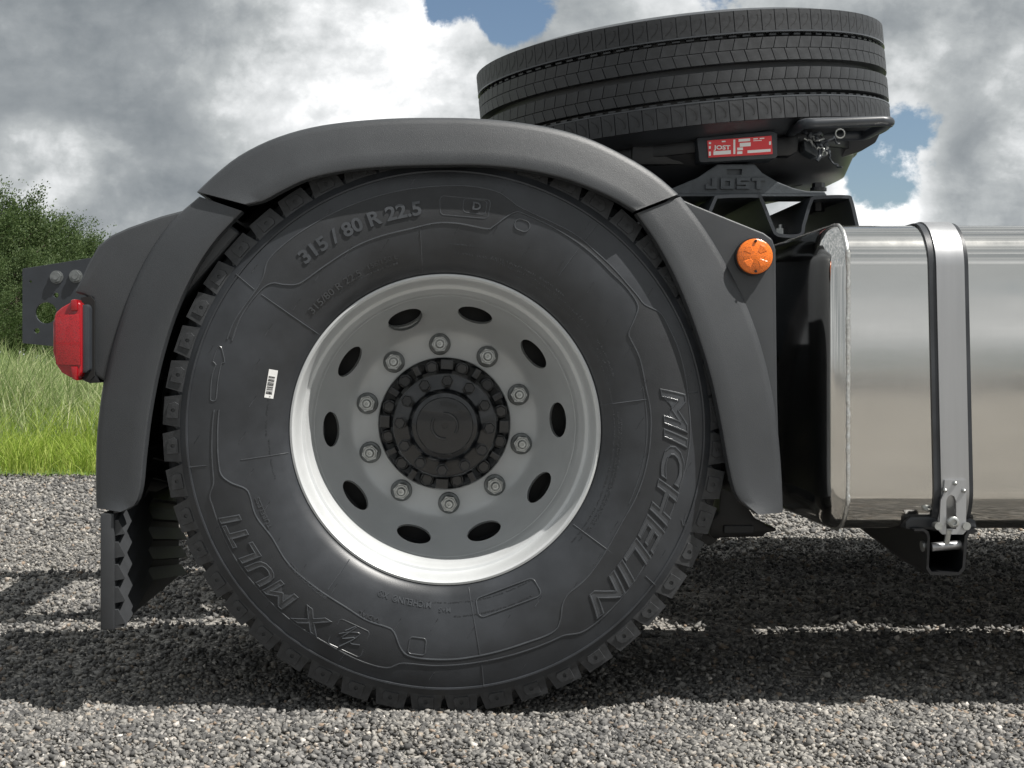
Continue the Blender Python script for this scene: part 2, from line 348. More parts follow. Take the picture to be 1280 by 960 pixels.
tyre = link('tyre', tyre_mesh(WC, True), truck, WC)
tyre['label'] = 'new drive tyre with lugged shoulders and raised lettering'
# centre of the tread, behind the shoulder lugs
rib = MB().lathe([(.515, .008), (.530, .014), (.5365, .024), (.537, .060), (.5375, .12), (.536, .195), (.519, .199)], WC, 150)
rib.obj('tread_band', M['tread'], tyre, 40)
# one shoulder lug, shared by all
def lug_mesh():
    b = MB()
    fr = [(-.0310, -.0122, .5010), (.0315, -.0122, .5010), (.0245, -.0030, .5385), (-.0285, -.0030, .5385)]
    bk = [(x, .052, z) for x, _, z in fr]
    b.add(fr + bk, [(0, 1, 2, 3), (7, 6, 5, 4), (0, 4, 5, 1), (1, 5, 6, 2), (2, 6, 7, 3), (3, 7, 4, 0)])
    def fy(z): return -.0122 + (z - .5010) / .0375 * .0092
    oc = [(-.0150, .5085), (-.002, .5085), (.0125, .5085), (.0165, .5165), (.0125, .5285), (.0, .5325), (-.0155, .5325), (-.0155, .520)]
    hc = [(.000 + .0038 * math.sin(a), .5195 + .0046 * math.cos(a)) for a in [math.pi * 1.25 - k * math.pi / 4 for k in range(8)]]
    rim0 = [(x, fy(z) + .001, z) for x, z in oc]; rim1 = [(x * .95, fy(z) - .0022, .5205 + (z - .5205) * .93) for x, z in oc]
    h1 = [(x, fy(z) - .0022, z) for x, z in hc]; h2 = [(x, fy(z) + .006, z) for x, z in hc]
    b.rings([rim0, rim1, h1], cap=False); b.rings([h1, h2], cap=False, mi=1); b.add(h2, [tuple(range(8))], 1)
    # stone-ejector wedge in the gap beside the lug
    b.add([(.026, -.0105, .5030), (.0385, -.0105, .5030), (.0385, -.004, .5175), (.024, .05, .512), (.0385, .05, .512), (.0385, .05, .532)], [(0, 1, 2), (5, 4, 3), (0, 3, 4, 1), (1, 4, 5, 2), (2, 5, 3, 0)])
    return b.mesh('tread_block', [M['tread'], M['dark_hole']])
lug = lug_mesh()
for k in range(48): child_raw('tread_block', lug, tyre, (0, R(4.1 + 7.5 * k), 0))

def wheel_text(body, pxc, height, lift=.0011, bold=.0, shear=0.0, width=None, spacing=1.0, name='raised_lettering', m=None, outline=0.0, base=0.0):
    v, f = text2d(body, 1.0, bold, shear, .5, spacing, 3, 7 if height > .02 else 1, outline)
    y0, y1 = v[:, 1].min(), v[:, 1].max(); xc = (v[:, 0].min() + v[:, 0].max()) / 2; wd = np.ptp(v[:, 0])
    th, rm = sw(*pxc); k = height / (y1 - y0); kx = k if width is None else width / wd
    out = []
    for x, y, z in v:
        r = rm - height / 2 + (y - y0) * k; t = th + (x - xc) * kx / rm
        out.append(pol(t, r, ysw(r) - base + .0006 - z * (lift + .0006)))
    return MB().add(out, f).obj(name, m or M['rubber_mark'], tyre)
PB = .0009                                                          # height of the matt panels that carry the big lettering
wheel_text('315 / 80 R 22.5', (447, 281), .028, .0022, .030, 0, .250, base=PB)
for bo, ol in ((.022, .020), (.022, 0)): wheel_text('MICHELIN', (827, 637), .047, .0020 if ol else .0006, bo, .25, .475, 1.05, base=PB, outline=ol)
for bo, ol in ((.020, .022), (.020, 0)): wheel_text('X MULTI', (335, 726), .041, .0020 if ol else .0006, bo, .15, .295, 1.05, base=PB, outline=ol)
wheel_text('315/80 R 22.5', (417, 362), .0135, .0022, .012, 0, .122)
wheel_text('156/150 L', (478, 326), .0100, .0016, .014, 0, .060)
wheel_text('154/150 M', (480, 334), .0052, .0014, .014, 0, .054)
wheel_text('TUBELESS', (329, 641), .0088, .0014, .012, 0, .064)
wheel_text('REGROOVABLE', (384, 727), .0088, .0014, .012, 0, .094)
wheel_text('RADIAL', (462, 771), .0078, .0014, .012, 0, .044)
wheel_text('MICHELIN\u00ae  X\u00ae', (505, 752), .0120, .0014, .010, 0, .104)
wheel_text('M+S', (556, 763), .0085, .0014, .012, 0, .022)
wheel_text('D', (596, 258), .015, .0026, .03, 0, .016, base=PB)
def line_on_tyre(pts, r=.0011, n=None, name='moulded_rib', depth=.0, add=None, base=0.0):
    q = np.array([sw(*p) for p in pts]); q[:, 0] = np.unwrap(q[:, 0])
    if len(q) > 2: q = cr(q * np.array([.42, 1]), n or len(pts) * 6) / np.array([.42, 1])
    P3 = [pol(t, rr, ysw(rr) - base + r * depth) for t, rr in q]
    if add is not None: add.tube(P3, r, 5); return
    return MB().tube(P3, r, 6).obj(name, M['rubber_mark'], tyre, 40)
CONT_O = [(284, 424), (293, 402), (318, 366), (329, 346), (335, 326), (357, 304), (397, 277), (454, 251), (509, 237), (545, 233), (589, 233), (622, 240), (636, 249), (648, 258), (662, 265), (681, 274), (720, 294), (746, 316), (771, 340), (784, 355), (797, 370), (806, 381), (825, 391), (836, 409), (849, 439), (857, 471), (861, 505), (863, 536), (861, 562), (855, 592), (844, 627), (829, 664), (806, 706), (780, 744), (752, 773), (728, 790), (706, 794), (692, 800), (652, 815), (602, 827), (545, 832), (504, 829), (484, 835), (452, 827), (406, 803), (360, 773), (328, 742), (303, 712), (280, 672), (266, 634), (262, 620), (267, 604), (266, 587), (265, 550), (268, 512)]
CONT_I = [(290, 426), (301, 397), (326, 363), (341, 354), (357, 356), (377, 353), (411, 329), (453, 304), (509, 287), (545, 279), (568, 279), (607, 286), (617, 283), (638, 268), (648, 265), (661, 270), (681, 279), (720, 302), (745, 322), (764, 341), (784, 361), (797, 381), (795, 394), (786, 415), (788, 424), (799, 447), (807, 483), (813, 514), (813, 547), (807, 586), (796, 619), (777, 654), (759, 686), (733, 723), (711, 742), (703, 756), (700, 776), (691, 790), (652, 805), (596, 820), (566, 824), (516, 821), (502, 812), (493, 791), (484, 784), (458, 775), (429, 757), (394, 734), (360, 704), (340, 672), (320, 645), (313, 622), (307, 611), (288, 603), (277, 594), (274, 583), (272, 545), (274, 512)]
line_on_tyre(CONT_O, .0019); line_on_tyre(CONT_I, .0019)
def panels():
    def curve(pts):
        q = np.array([sw(*p) for p in pts]); q[:, 0] = np.unwrap(q[:, 0]); q = cr(q * np.array([.42, 1]), 420) / np.array([.42, 1])
        t = np.maximum.accumulate(q[:, 0]); return t, q[:, 1]
    to_, ro_ = curve(CONT_O); ti, ri = curve(CONT_I); lo = max(to_[0], ti[0]); hi = min(to_[-1], ti[-1]); rs = []
    for t in np.linspace(lo + .01, hi - .01, 560):
        a = np.interp(t, ti, ri); b_ = np.interp(t, to_, ro_); a, b_ = min(a, b_ - .002), b_
        rs.append([pol(t, a + (b_ - a) * k / 7, ysw(a + (b_ - a) * k / 7) - PB) for k in range(8)])
    MB().rings(rs, closed=False, cap=False).obj('lettering_panel', M['rubber_plate'], tyre, 60)
panels()
line_on_tyre([(858, 642), (855, 657)], .0012); line_on_tyre([(852, 650), (855, 658), (860, 652)], .0012, 8)
line_on_tyre([(803, 482), (808, 520), (807, 560), (799, 595), (786, 630)], .0009)
# direction arrow, class badge, load badge
line_on_tyre([(263, 500), (265, 470), (270, 455), (266, 452), (275, 432), (281, 452), (277, 455), (273, 472), (270, 500), (263, 500)], .0013, 40)
def badge(px0, py0, px1, py1, rad, name='moulded_badge', r=.0014, steps=6):
    t0, r0 = sw((px0 + px1) / 2, (py0 + py1) / 2); wd = math.hypot(px1 - px0, 0) / 661 / 2; hh = abs(py1 - py0) / 661 / 2; pts = []
    for cx, cy, a0 in ((wd - rad, hh - rad, 0), (-wd + rad, hh - rad, 90), (-wd + rad, -hh + rad, 180), (wd - rad, -hh + rad, 270)):
        for k in range(steps):
            a = R(a0 + 90 * k / (steps - 1)); x = cx + rad * math.cos(a); y = cy + rad * math.sin(a); pts.append(pol(t0 + x / r0, r0 + y, ysw(r0 + y) - PB * .6 + r * .3))
    return MB().tube(pts, r, 6, loop=True).obj(name, M['rubber_mark'], tyre, 40)
badge(550, 246, 612, 270, .008)
badge(579, 249, 608, 267, .007)
badge(643, 275, 662, 289, .010)
badge(415, 780, 458, 815, .006)
badge(511, 797, 532, 818, .006)
badge(595, 738, 676, 762, .010)
line_on_tyre([(432, 788), (446, 783), (427, 797), (444, 797), (424, 808)], .0017, 30, base=PB)
line_on_tyre([(424, 792), (436, 790), (450, 792), (438, 803), (450, 806)], .0014, 30, base=PB)
# faint mould lines, vent marks and rows of small print too fine to read
mk_ = MB()
for a, b in (((294, 342), (318, 362)), ((327, 368), (398, 418)), ((525, 285), (528, 340)), ((748, 279), (731, 300)), ((724, 310), (698, 345)), ((752, 507), (810, 499)), ((861, 491), (873, 490)), ((714, 654), (765, 691)), ((807, 720), (821, 733)), ((586, 736), (600, 819)), ((602, 831), (605, 861)), ((359, 567), (301, 575)), ((258, 582), (231, 585)), ((436, 701), (410, 737))):
    pts = [(a[0] + (b[0] - a[0]) * t, a[1] + (b[1] - a[1]) * t) for t in np.linspace(0, 1, 7)]
    line_on_tyre(pts, .0011, 12, add=mk_)
for k in range(34):
    a = 2 * math.pi * (k + .3) / 34
    for rr, ln in ((249 + 6 * math.sin(k * 2.1), 17), (311 + 3 * math.cos(k * 1.7), 12 if k % 2 else 0)):
        if not ln: continue
        cx, cy = 556.6 + rr * math.sin(a), 537.8 - rr * math.cos(a)
        line_on_tyre([(cx - .27 * ln, cy + .42 * ln), (cx, cy), (cx + .27 * ln, cy - .42 * ln)], .0008, 6, add=mk_)
        t, r0 = sw(cx + .27 * ln, cy - .42 * ln); p = pol(t, r0, ysw(r0)); mk_.tube([p, (p[0] - .0004, p[1] - .0035, p[2] + .0006)], .0006, 4)
mk_.obj('mould_marks', M['rubber_mark'], tyre, 40)['kind'] = 'stuff'
pr = MB(); rp = random.Random(3)
def print_row(t0, t1, r, h, dens=1.0):                              # fine raised print: strokes of glyph size with word gaps
    t = t0; wl = rp.randint(4, 9)
    while t < t1:
        for q in range(wl):
            for s_ in range(rp.randint(2, 3)):
                a = t + (rp.random() * .0040) / r; r0 = r + h * rp.random() * .6; r1 = min(r + h, r0 + h * (.3 + .6 * rp.random()))
                ym = ysw(r0) - .0012
                q4 = [pol(a, r0, ym), pol(a + .0007 / r, r0, ym), pol(a + .0007 / r, r1, ym), pol(a, r1, ym)]
                q5 = [(x, y + .003, z) for x, y, z in q4]
                pr.add(q4 + q5, [(0, 1, 2, 3), (0, 4, 5, 1), (1, 5, 6, 2), (2, 6, 7, 3), (3, 7, 4, 0)])
            t += .0052 * h / .0055 / r
        t += .005 / r; wl = rp.randint(3, 9)
D = math.radians
for a0, a1, r, h in ((15, 42, .337, .0050), (18, 47, .329, .0050), (48, 54, .331, .008), (59, 70, .333, .0045), (60, 70, .326, .0045), (1, 8, .350, .0045), (3, 16, .333, .0055), (22, 130, .3195, .0035), (84, 128, .327, .0042), (86, 126, .332, .0042), (150, 186, .326, .0034), (152, 176, .351, .0035), (268, 281, .337, .0050), (254, 262, .333, .0045), (-38, -28, .327, .004)):
    print_row(D(a0), D(a1), r, h)
po = pr.obj('small_print', M['rubber_mark'], tyre); po['kind'] = 'stuff'
# barcode sticker
def sticker():
    b = MB(); c = (338.5, 480); ux, uy = .17, -.985; vx, vy = .985, .17
    def q(u0, u1, v0, v1, y):
        o = []
        for u, v in ((u0, v0), (u1, v0), (u1, v1), (u0, v1)):
            t, r = sw(c[0] + u * ux + v * vx, c[1] + u * uy + v * vy); o.append(pol(t, r, ysw(r) - y))
        return o
    for k in range(6): b.add(q(-18 + k * 6, -12 + k * 6, -5.5, 5.5, .0006), [(0, 1, 2, 3)])
    x = -13.0
    while x < 10:
        wd = rp.choice((.5, .8, 1.2)); b.add(q(x, x + wd, -4.5, 3.2, .0009), [(0, 1, 2, 3)], 1); x += wd + rp.choice((.6, .9, 1.3))
    return b.obj('barcode_sticker', [M['white'], M['ink']], tyre)
sticker()

# inner dual tyre and the pair across the axle (only their shade and silhouettes show)
for dy in (.36, 2.175, 2.535):
    inner = link('tyre', tyre_mesh(WC + Vector((0, dy - 0.0, 0)), False), truck, WC + Vector((0, dy, 0)))
    MB().lathe([(.519, .0), (.5365, .004), (.5375, .127), (.5365, .25), (.519, .254)], WC + Vector((0, dy, 0)), 96).obj('tread_band', M['tread'], inner, 40)

# ---- rim
RP = [(.2985, .012), (.2990, .006), (.2970, .001), (.2930, .000), (.2890, .003), (.2862, .010), (.2840, .018), (.2812, .034), (.2792, .043), (.2778, .0455), (.2725, .0475), (.2708, .0500), (.2690, .060), (.2655, .074), (.2640, .078), (.2634, .110), (.2630, .146), (.2618, .1475), (.2618, .156), (.2600, .166), (.2540, .188), (.2450, .216), (.2330, .240), (.2200, .260), (.2080, .275), (.1985, .2835), (.1900, .2870), (.1780, .2885), (.1400, .2890), (.1385, .2900), (.1385, .300)]
back = [(.1900, .301), (.2050, .293), (.2190, .276), (.2330, .254), (.2460, .228), (.2560, .200), (.2680, .172), (.2710, .140), (.2720, .09), (.2760, .064), (.2840, .05), (.2895, .03), (.2920, .014)]
rim_me = MB().lathe(RP + back, WC, 180, closed=True).mesh('rim', M['silver'])
HH = [R(15.6 + 36 * k) for k in range(10)]
cut = MB(); hole_c = (.2365, .234); nrm = Vector((-.55, -.835)).normalized()   # (radial, y) of the cone's outer normal
lips = []
for a in HH:
    er = Vector((math.sin(a), 0, math.cos(a))); et = Vector((math.cos(a), 0, -math.sin(a))); ey = Vector((0, 1, 0))
    nn = (er * nrm.x + ey * nrm.y); uu = et; vv = nn.cross(uu).normalized(); cc = WC + er * hole_c[0] + ey * hole_c[1]
    ring = lambda k, s=1.0: [cc + nn * k + (uu * math.cos(t) * .0365 + vv * math.sin(t) * .0285) * s for t in [2 * math.pi * j / 28 for j in range(28)]]
    cut.rings([ring(-.06), ring(.05)])
    lips.append(ring)
cut_me = cut.mesh('cut', M['silver'])
rim_me = boolean(rim_me, cut_me); shade(rim_me, 30)
rim = link('rim', rim_me, truck, WC); rim['label'] = 'silver painted steel wheel with ten hand holes'
def nut_mesh():
    b = MB()
    b.lathe([(0, -.0165), (.0025, -.0165), (.0025, -.013), (.0062, -.012), (.0072, -.0135), (.0072, -.0355), (.0092, -.036), (.0098, -.034), (.0098, -.030)][::-1] if False else [(.0225, 0), (.0228, -.004), (.0215, -.0065), (.0165, -.008), (.0165, -.009)], (0, 0, 0), 28)
    b.hexa((0, 0, 0), .0172, -.030, -.006, .2, 1); b.lathe([(.0135, -.030), (.0125, -.0325), (.0095, -.0325), (.0088, -.029), (.0082, -.029), (.0082, -.040), (.0068, -.042), (.0030, -.042), (.0022, -.038), (0.0002, -.038)], (0, 0, 0), 24, 2)
    return b.mesh('wheel_nut', [M['washer'], M['nut'], M['bolt']], 35, recalc=True)
nm = nut_mesh()
for k in range(10):
    a = R(-3.3 + 36 * k); child_raw('wheel_nut', nm, rim, (0, rp.random() * 1.0, 0), (.1675 * math.sin(a), .2885, .1675 * math.cos(a)))
for ring in lips:                                                   # rolled edge of each hand hole
    q = [ring(.0005, 1.0), ring(.0028, 1.015), ring(.0030, 1.05), ring(.0008, 1.085), ring(-.004, 1.09), ring(-.006, 1.0)]
    MB().rings(q, cap=False, loop=True).obj('hole_edge', M['silver'], rim, 60)

# ---- hub
hub = MB()
hub.lathe([(.1375, .30), (.1375, .285), (.131, .276), (.120, .272), (.112, .265), (.112, .245), (.106, .235), (.106, .196), (.1045, .193), (.1000, .1915), (.078, .1915), (.0745, .190), (.0725, .184), (.0705, .176), (.066, .171), (.058, .1685), (.0565, .1665), (.020, .1655), (.006, .1655), (.0055, .172), (.0003, .172)], WC, 96)
hub = hub.obj('hub', M['hub'], truck, 30, origin=WC); hub['label'] = 'glossy black axle hub with two rings of bolts'
bm_ = MB(); bm_.lathe([(.0125, 0), (.0125, -.002), (.0095, -.003), (.0095, -.004)], (0, 0, 0), 20); bm_.hexa((0, 0, 0), .0124, -.0105, -.0005); bm_.hexa((0, 0, 0), .0120, -.0122, -.0104, r1=.0098)
bm_ = bm_.mesh('hub_bolt', M['hub'])
big = MB(); big.lathe([(.0165, .004), (.0165, -.002), (.0135, -.004), (.0110, -.0045)], (0, 0, 0), 20); big.hexa((0, 0, 0), .0135, -.014, -.003); big.hexa((0, 0, 0), .0130, -.0158, -.0138, r1=.0108)
big = big.mesh('hub_bolt', M['hub'])
for k in range(12):
    a = R(3.3 + 30 * k); child_raw('hub_bolt', bm_, hub, (0, rp.random(), 0), (.0915 * math.sin(a), .1915, .0915 * math.cos(a)))
    a = R(-12.5 + 30 * k); child_raw('hub_bolt', big, hub, (0, rp.random(), 0), (.1205 * math.sin(a), .268, .1205 * math.cos(a)))
for k in range(12):
    a = R(2.5 + 30 * k); c = Vector((.124 * math.sin(a), .262, .124 * math.cos(a)))
    child_raw('hub_rib', MB().box(c, (.013 if k % 3 else .026, .03, .022), Matrix.Rotation(a, 3, 'Y')).mesh('hub_rib', M['hub'], bevel=.002), hub)
for v in (0, 1):
    pts = [Vector((.026 * math.sin(R(t)), .1645, .026 * math.cos(R(t)))) for t in np.linspace(-5 + 180 * v, 125 + 180 * v, 16)]
    child_raw('cast_arc', MB().tube(pts, .0028, 8).mesh('cast_arc', M['hub'], 60), hub)
def hub_text(body, ac, r0, h, width):
    v, f = text2d(body, 1, .01, 0, .5); y0 = v[:, 1].min(); k = h / np.ptp(v[:, 1]); xc = v[:, 0].mean(); kx = width / np.ptp(v[:, 0])
    o = [((r0 + (y - y0) * k) * math.sin(R(ac) + (x - xc) * kx / r0), .1668 - z * .0042, (r0 + (y - y0) * k) * math.cos(R(ac) + (x - xc) * kx / r0)) for x, y, z in v]
    child_raw('cast_lettering', MB().add(o, f).mesh('cast_lettering', M['hub']), hub)
hub_text('5225R 2070', 28, .0405, .0085, .062)

# axle, gear and drums; near drum enlarged to black out the hand holes
ax = MB(); ax.cyl((WX, 3.05, WZ), (WX, 4.88, WZ), .065, 32); ax.cyl((WX, 3.085, WZ), (WX, 3.36, WZ), .258, 64); ax.cyl((WX, 4.57, WZ), (WX, 4.87, WZ), .205, 48)
ax.lathe([(.0, -.16), (.10, -.15), (.18, -.09), (.2, 0), (.18, .09), (.10, .15), (.0, .16)], (WX, 3.965, WZ), 32)
ax.obj('axle', M['black'], truck, 30)

# ---- mudguards
def guard(outer, inner, YF0=2.706, n=48, width=.62):
    o = cr(outer, n); i = cr(inner, n); rs = []
    for (ox, oy), (ix, iy) in zip(o, i):
        a = P(ix, iy, YF0); b = P(ox, oy, YF0 + .040); b.y = YF0; d = b - a; ln = d.length; u = d / ln
        def q(s, y): return a + u * (s * ln) + Vector((0, y, 0))
        w0 = -.22 / ln
        rs.append([q(0, .030), q(-.0, .006), q(.012, .0012), q(.05, 0), q(.30, .007), q(.60, .0155), q(.84, .0225), q(.945, .0265), q(.985, .033), q(1.0, .045), q(1.02, .30), q(1.02, width), q(w0, width), q(w0, width - .012), q(1.02 - .012 / ln, width - .012), q(1.0 - .012 / ln, .30), q(1 - .014 / ln, .06), q(.9 - .004 / ln, .042), q(.60, .028), q(.3, .019), q(.05, .013)])
    b = MB().rings(rs); return b
g1o = [(121, 634), (120, 600), (121, 550), (126, 500), (134, 455), (147, 408), (165, 358), (188, 313), (215, 276), (249, 246)]
g1i = [(152, 640), (168, 632), (176, 610), (180, 570), (187, 515), (199, 455), (217, 396), (240, 345), (268, 302), (303, 264)]
g2o = [(246, 240), (268, 219), (300, 194), (345, 172), (400, 157), (470, 149), (540, 147), (610, 149), (680, 158), (735, 173), (785, 197), (820, 219), (848, 243)]
g2i = [(309, 256), (330, 251), (352, 239), (385, 224), (430, 214), (480, 209), (540, 207), (600, 207), (652, 212), (700, 222), (740, 236), (770, 250), (793, 264)]
g3o = [(851, 246), (880, 284), (908, 330), (934, 382), (953, 436), (966, 492), (973, 545), (977, 600), (978, 640)]
g3i = [(795, 267), (822, 306), (848, 356), (870, 412), (888, 470), (901, 530), (911, 585), (922, 622), (946, 643)]
ga = guard(g1o, g1i).obj('mudguard', M['plastic'], truck, 40)
gb = guard(g2o, g2i, 2.697).obj('mudguard', M['plastic'], truck, 40)
gc = guard(g3o, g3i).obj('mudguard', M['plastic'], truck, 40)
ln_ = MB(); ln_.rings([[pol(R(t), r, 3.318 + dy) for r, dy in ((.42, 0), (.668, 0), (.668, .004), (.42, .004))] for t in np.linspace(-104, 104, 60)]); ln_.obj('joint_backing', M['black'], truck, 30)  # black backing sheet added to keep sky out of the guard joints
for g_ in (ga, gb, gc):                                             # the same guards over the wheels across the axle
    me = g_.data.copy(); me.transform(Matrix.Scale(-1, 4, (0, 1, 0))); me.flip_normals(); child_raw('mudguard', me, truck)
# fin panels of the outer mudguards: tail-light carrier and side-marker carrier
MB().pprism([(252, 256), (200, 270), (160, 284), (138, 294), (122, 307), (110, 328), (101, 348), (91, 366), (104, 369), (113, 374), (114, 462), (118, 470), (130, 477), (160, 477), (220, 380), (300, 290)], 2.738, .42).obj('lamp_carrier', M['plastic'], truck, 30, bevel=.010, seg=3)
MB().pprism([(846, 246), (868, 256), (955, 291), (966, 299), (970, 312), (971, 420), (972, 500), (974, 560), (976, 622), (960, 622), (950, 560), (930, 470), (905, 400), (870, 320)], 2.737, .40).obj('lamp_carrier', M['plastic'], truck, 30, bevel=.006, seg=3)
# side marker
mkc = P(946.5, 319.5, 2.70); ml = MB(); ml.hexa(mkc, .0355, 2.7245, 2.745, n=32); ml.hexa(mkc, .0345, 2.7225, 2.7250, n=32, r1=.034)
ml = ml.obj('marker_lamp', M['black'], truck, 40); ml['label'] = 'round amber side marker lamp'
b = MB(); b.lathe([(.0338, .0), (.0332, -.006), (.030, -.0085), (.0003, -.0095)], (mkc.x, 2.7225, mkc.z), 40); b.obj('lens', M['amber'], ml, 40)
for k in range(4):
    a = R(45 + 90 * k); c = (mkc.x + .0165 * math.sin(a), 2.6905, mkc.z + .0165 * math.cos(a)); q = []
    for s_ in (1.0, .7): q.append([(c[0] + s_ * x * math.cos(a) + s_ * z * math.sin(a), 2.7140 - (.0012 if s_ < 1 else 0), c[2] - s_ * x * math.sin(a) + s_ * z * math.cos(a)) for x, z in ((-.010, .007), (-.004, -.0085), (.004, -.0085), (.010, .007), (0, .0105))])
    MB().rings(q).obj('optic', M['amber'], ml)
for s_ in (1, -1): MB().hexa((mkc.x, 0, mkc.z + s_ * .0285), .0026, 2.7115, 2.7150, n=8).obj('screw', M['dark_hole'], ml)
# tail light: lens wraps the carrier's rear edge
tl = MB().pprism([(97, 382), (109, 380), (112, 384), (112, 462), (108, 466), (97, 466)], 2.715, .13).obj('tail_light', M['chassis'], truck, 30, bevel=.006)
MB().pprism([(101, 372), (113, 370), (118, 376), (118, 470), (112, 476), (100, 470)], 2.7345, .05).obj('recess_shade', M['dark_hole'], tl)  # dark strip painted in for the shaded recess round the lamp
tl['label'] = 'red tail light in a black housing'
MB().pprism([(66, 404), (69, 391), (77, 384), (88, 378), (97, 376), (102, 381), (102, 466), (98, 473), (88, 472), (77, 466), (70, 456), (66, 440)], 2.705, .13).obj('lens', M['redglass'], tl, 30, bevel=.008, seg=3)
MB().pprism([(68.5, 394), (99.5, 392), (100.5, 457), (69.5, 456)], 2.7005, .010).obj('reflector', M['red'], tl, 30, bevel=.002)
MB().pprism([(88, 375), (92, 374), (96, 374), (97, 388), (88, 389)], 2.698, .05).obj('lens_rib', M['redglass'], tl, 30, bevel=.003)
MB().pprism([(88, 458), (97, 458), (96, 476), (90, 474)], 2.698, .05).obj('lens_rib', M['redglass'], tl, 30, bevel=.003)
MB().pprism([(100, 464), (120, 466), (126, 478), (112, 479), (102, 475)], 2.74, .12).obj('lamp_base', M['black'], tl, 30, bevel=.004)

# ---- mud flap with chevron spray ribs
fx0, fx1 = P(125, 0, 2.715).x, P(142.5, 0, 2.715).x; zt, zb = P(0, 642, 2.715).z, P(0, 788, 2.715).z
fl = MB().box(((fx0 + fx1) / 2, 2.715 + .345, (zt + zb) / 2), (fx1 - fx0, .69, zt - zb)).obj('mud_flap', M['flap'], truck, 30, bevel=.004)
for k in range(11):
    z0 = zb - .035 + k * .0425; b = MB(); rs = []
    for y, dz in ((2.722, 0), (2.99, .085), (3.40, .035)):
        lo = max(zb + .002, z0 + dz); hi = max(zb + .008, z0 + dz + .030)
        rs.append([(fx1 - .002, y, lo), (fx1 + .020, y, lo + .004), (fx1 + .006, y, hi), (fx1 - .002, y, hi)])
    if z0 + .06 < zt + .10: b.rings(rs).obj('chevron_rib', M['flap'], fl)
MB().box(((fx0 + fx1) / 2 + .01, 3.06, zt + .06), (.03, .62, .10)).obj('flap_hanger', M['black'], truck)

# ---- frame rails
for k, Y in enumerate((3.575, 4.355)):
    s_ = 1 if k == 0 else -1
    web_pts = [(28, 334), (106, 323), (300, 300)]; x0 = P(28, 0, 3.575).x; zl = P(0, 434, 3.575).z
    a0 = P(28, 336, 3.575); a1 = P(180, 312, 3.575); zt2 = a1.z
    web = MB().prism([(x0, zl + .01), (x0, a0.z), (a1.x, a1.z), (1.9, a1.z), (1.9, zl - .03), (a1.x, zl - .02)], Y, Y + s_ * .009).mesh('frame_rail', M['chassis'])
    cutb = MB(); c = P(57.5, 391, 3.575); cutb.hexa((c.x, 0, c.z), .0265, Y - .05, Y + .05, n=28)
    for px, py, r in ((70, 369, .0065), (46, 413.5, .007), (38, 352, .0035)):
        c = P(px, py, 3.575); cutb.hexa((c.x, 0, c.z), r, Y - .05, Y + .05, n=14)
    web = boolean(web, cutb.mesh('cut', M['chassis']))
    rail = link('frame_rail', web, truck)
    b = MB()
    for zz0, zz1 in ((a0.z, a1.z), (zl + .01, zl - .02)):
        q = []
        for x, z in ((x0, zz0), (a1.x, zz1), (1.9, zz1 if zz0 > .8 else zl - .03)):
            h = .009 if zz0 < .8 else -.009
            q.append([(x, Y + s_ * .0005, z + .0006), (x, Y + s_ * .08, z + .0006), (x, Y + s_ * .08, z + h), (x, Y + s_ * .0005, z + h)])
        b.rings(q)
    b.obj('flange', M['chassis'], rail, bevel=.002)
    if k == 0:
        for px, py in ((71, 346.5), (95, 345.5)):
            c = P(px, py, Y); b = MB(); b.hexa((c.x, 0, c.z), .0165, Y - .004, Y + .001, n=24); b.hexa((c.x, 0, c.z), .0138, Y - .011, Y - .004, .3); b.hexa((c.x, 0, c.z), .0075, Y - .014, Y - .0105, n=14)
            b.obj('bolt', M['washer'], rail, 30)
for X in (-.72, -.25, .45, 1.2): MB().box((X, 3.965, .80), (.08, .76, .16)).obj('cross_member', M['chassis'], truck, bevel=.006)
MB().pprism([(98, 430), (110, 430), (110, 446), (98, 442)], 3.50, .06).obj('cable_clip', M['black'], truck, bevel=.003)
# suspension pieces in the dark beside the wheel
MB().pprism([(886, 668), (889, 652), (899, 640), (903, 560), (928, 560), (936, 636), (944, 648), (955, 653), (958, 657), (970, 660), (971, 664), (958, 666), (954, 671), (905, 672), (893, 674)], 3.34, .10).obj('brake_lever', M['black'], truck, 30, bevel=.004)
MB().pprism([(905, 657), (942, 657), (942, 667), (905, 667)], 3.332, .01).obj('cast_plate', M['chassis'], truck, bevel=.002)
b = MB(); c = P(884, 668, 3.42); b.cyl((c.x, 3.40, c.z), (c.x, 3.52, c.z), .022, 20); b.obj('bush', M['black'], truck, 30)
b = MB(); b.lathe([(.0, -.13), (.12, -.13), (.135, -.09), (.12, -.05), (.14, 0), (.12, .05), (.135, .09), (.12, .13), (0, .13)], (0, 0, 0), 32)
me = b.mesh('air_spring', M['black'], 40); me.transform(Matrix.Rotation(R(90), 4, 'X')); me.transform(Matrix.Translation((.46, 3.75, .60))); link('air_spring', me, truck)
MB().box((.55, 3.72, .42), (1.25, .10, .05)).obj('trailing_arm', M['black'], truck, bevel=.01)

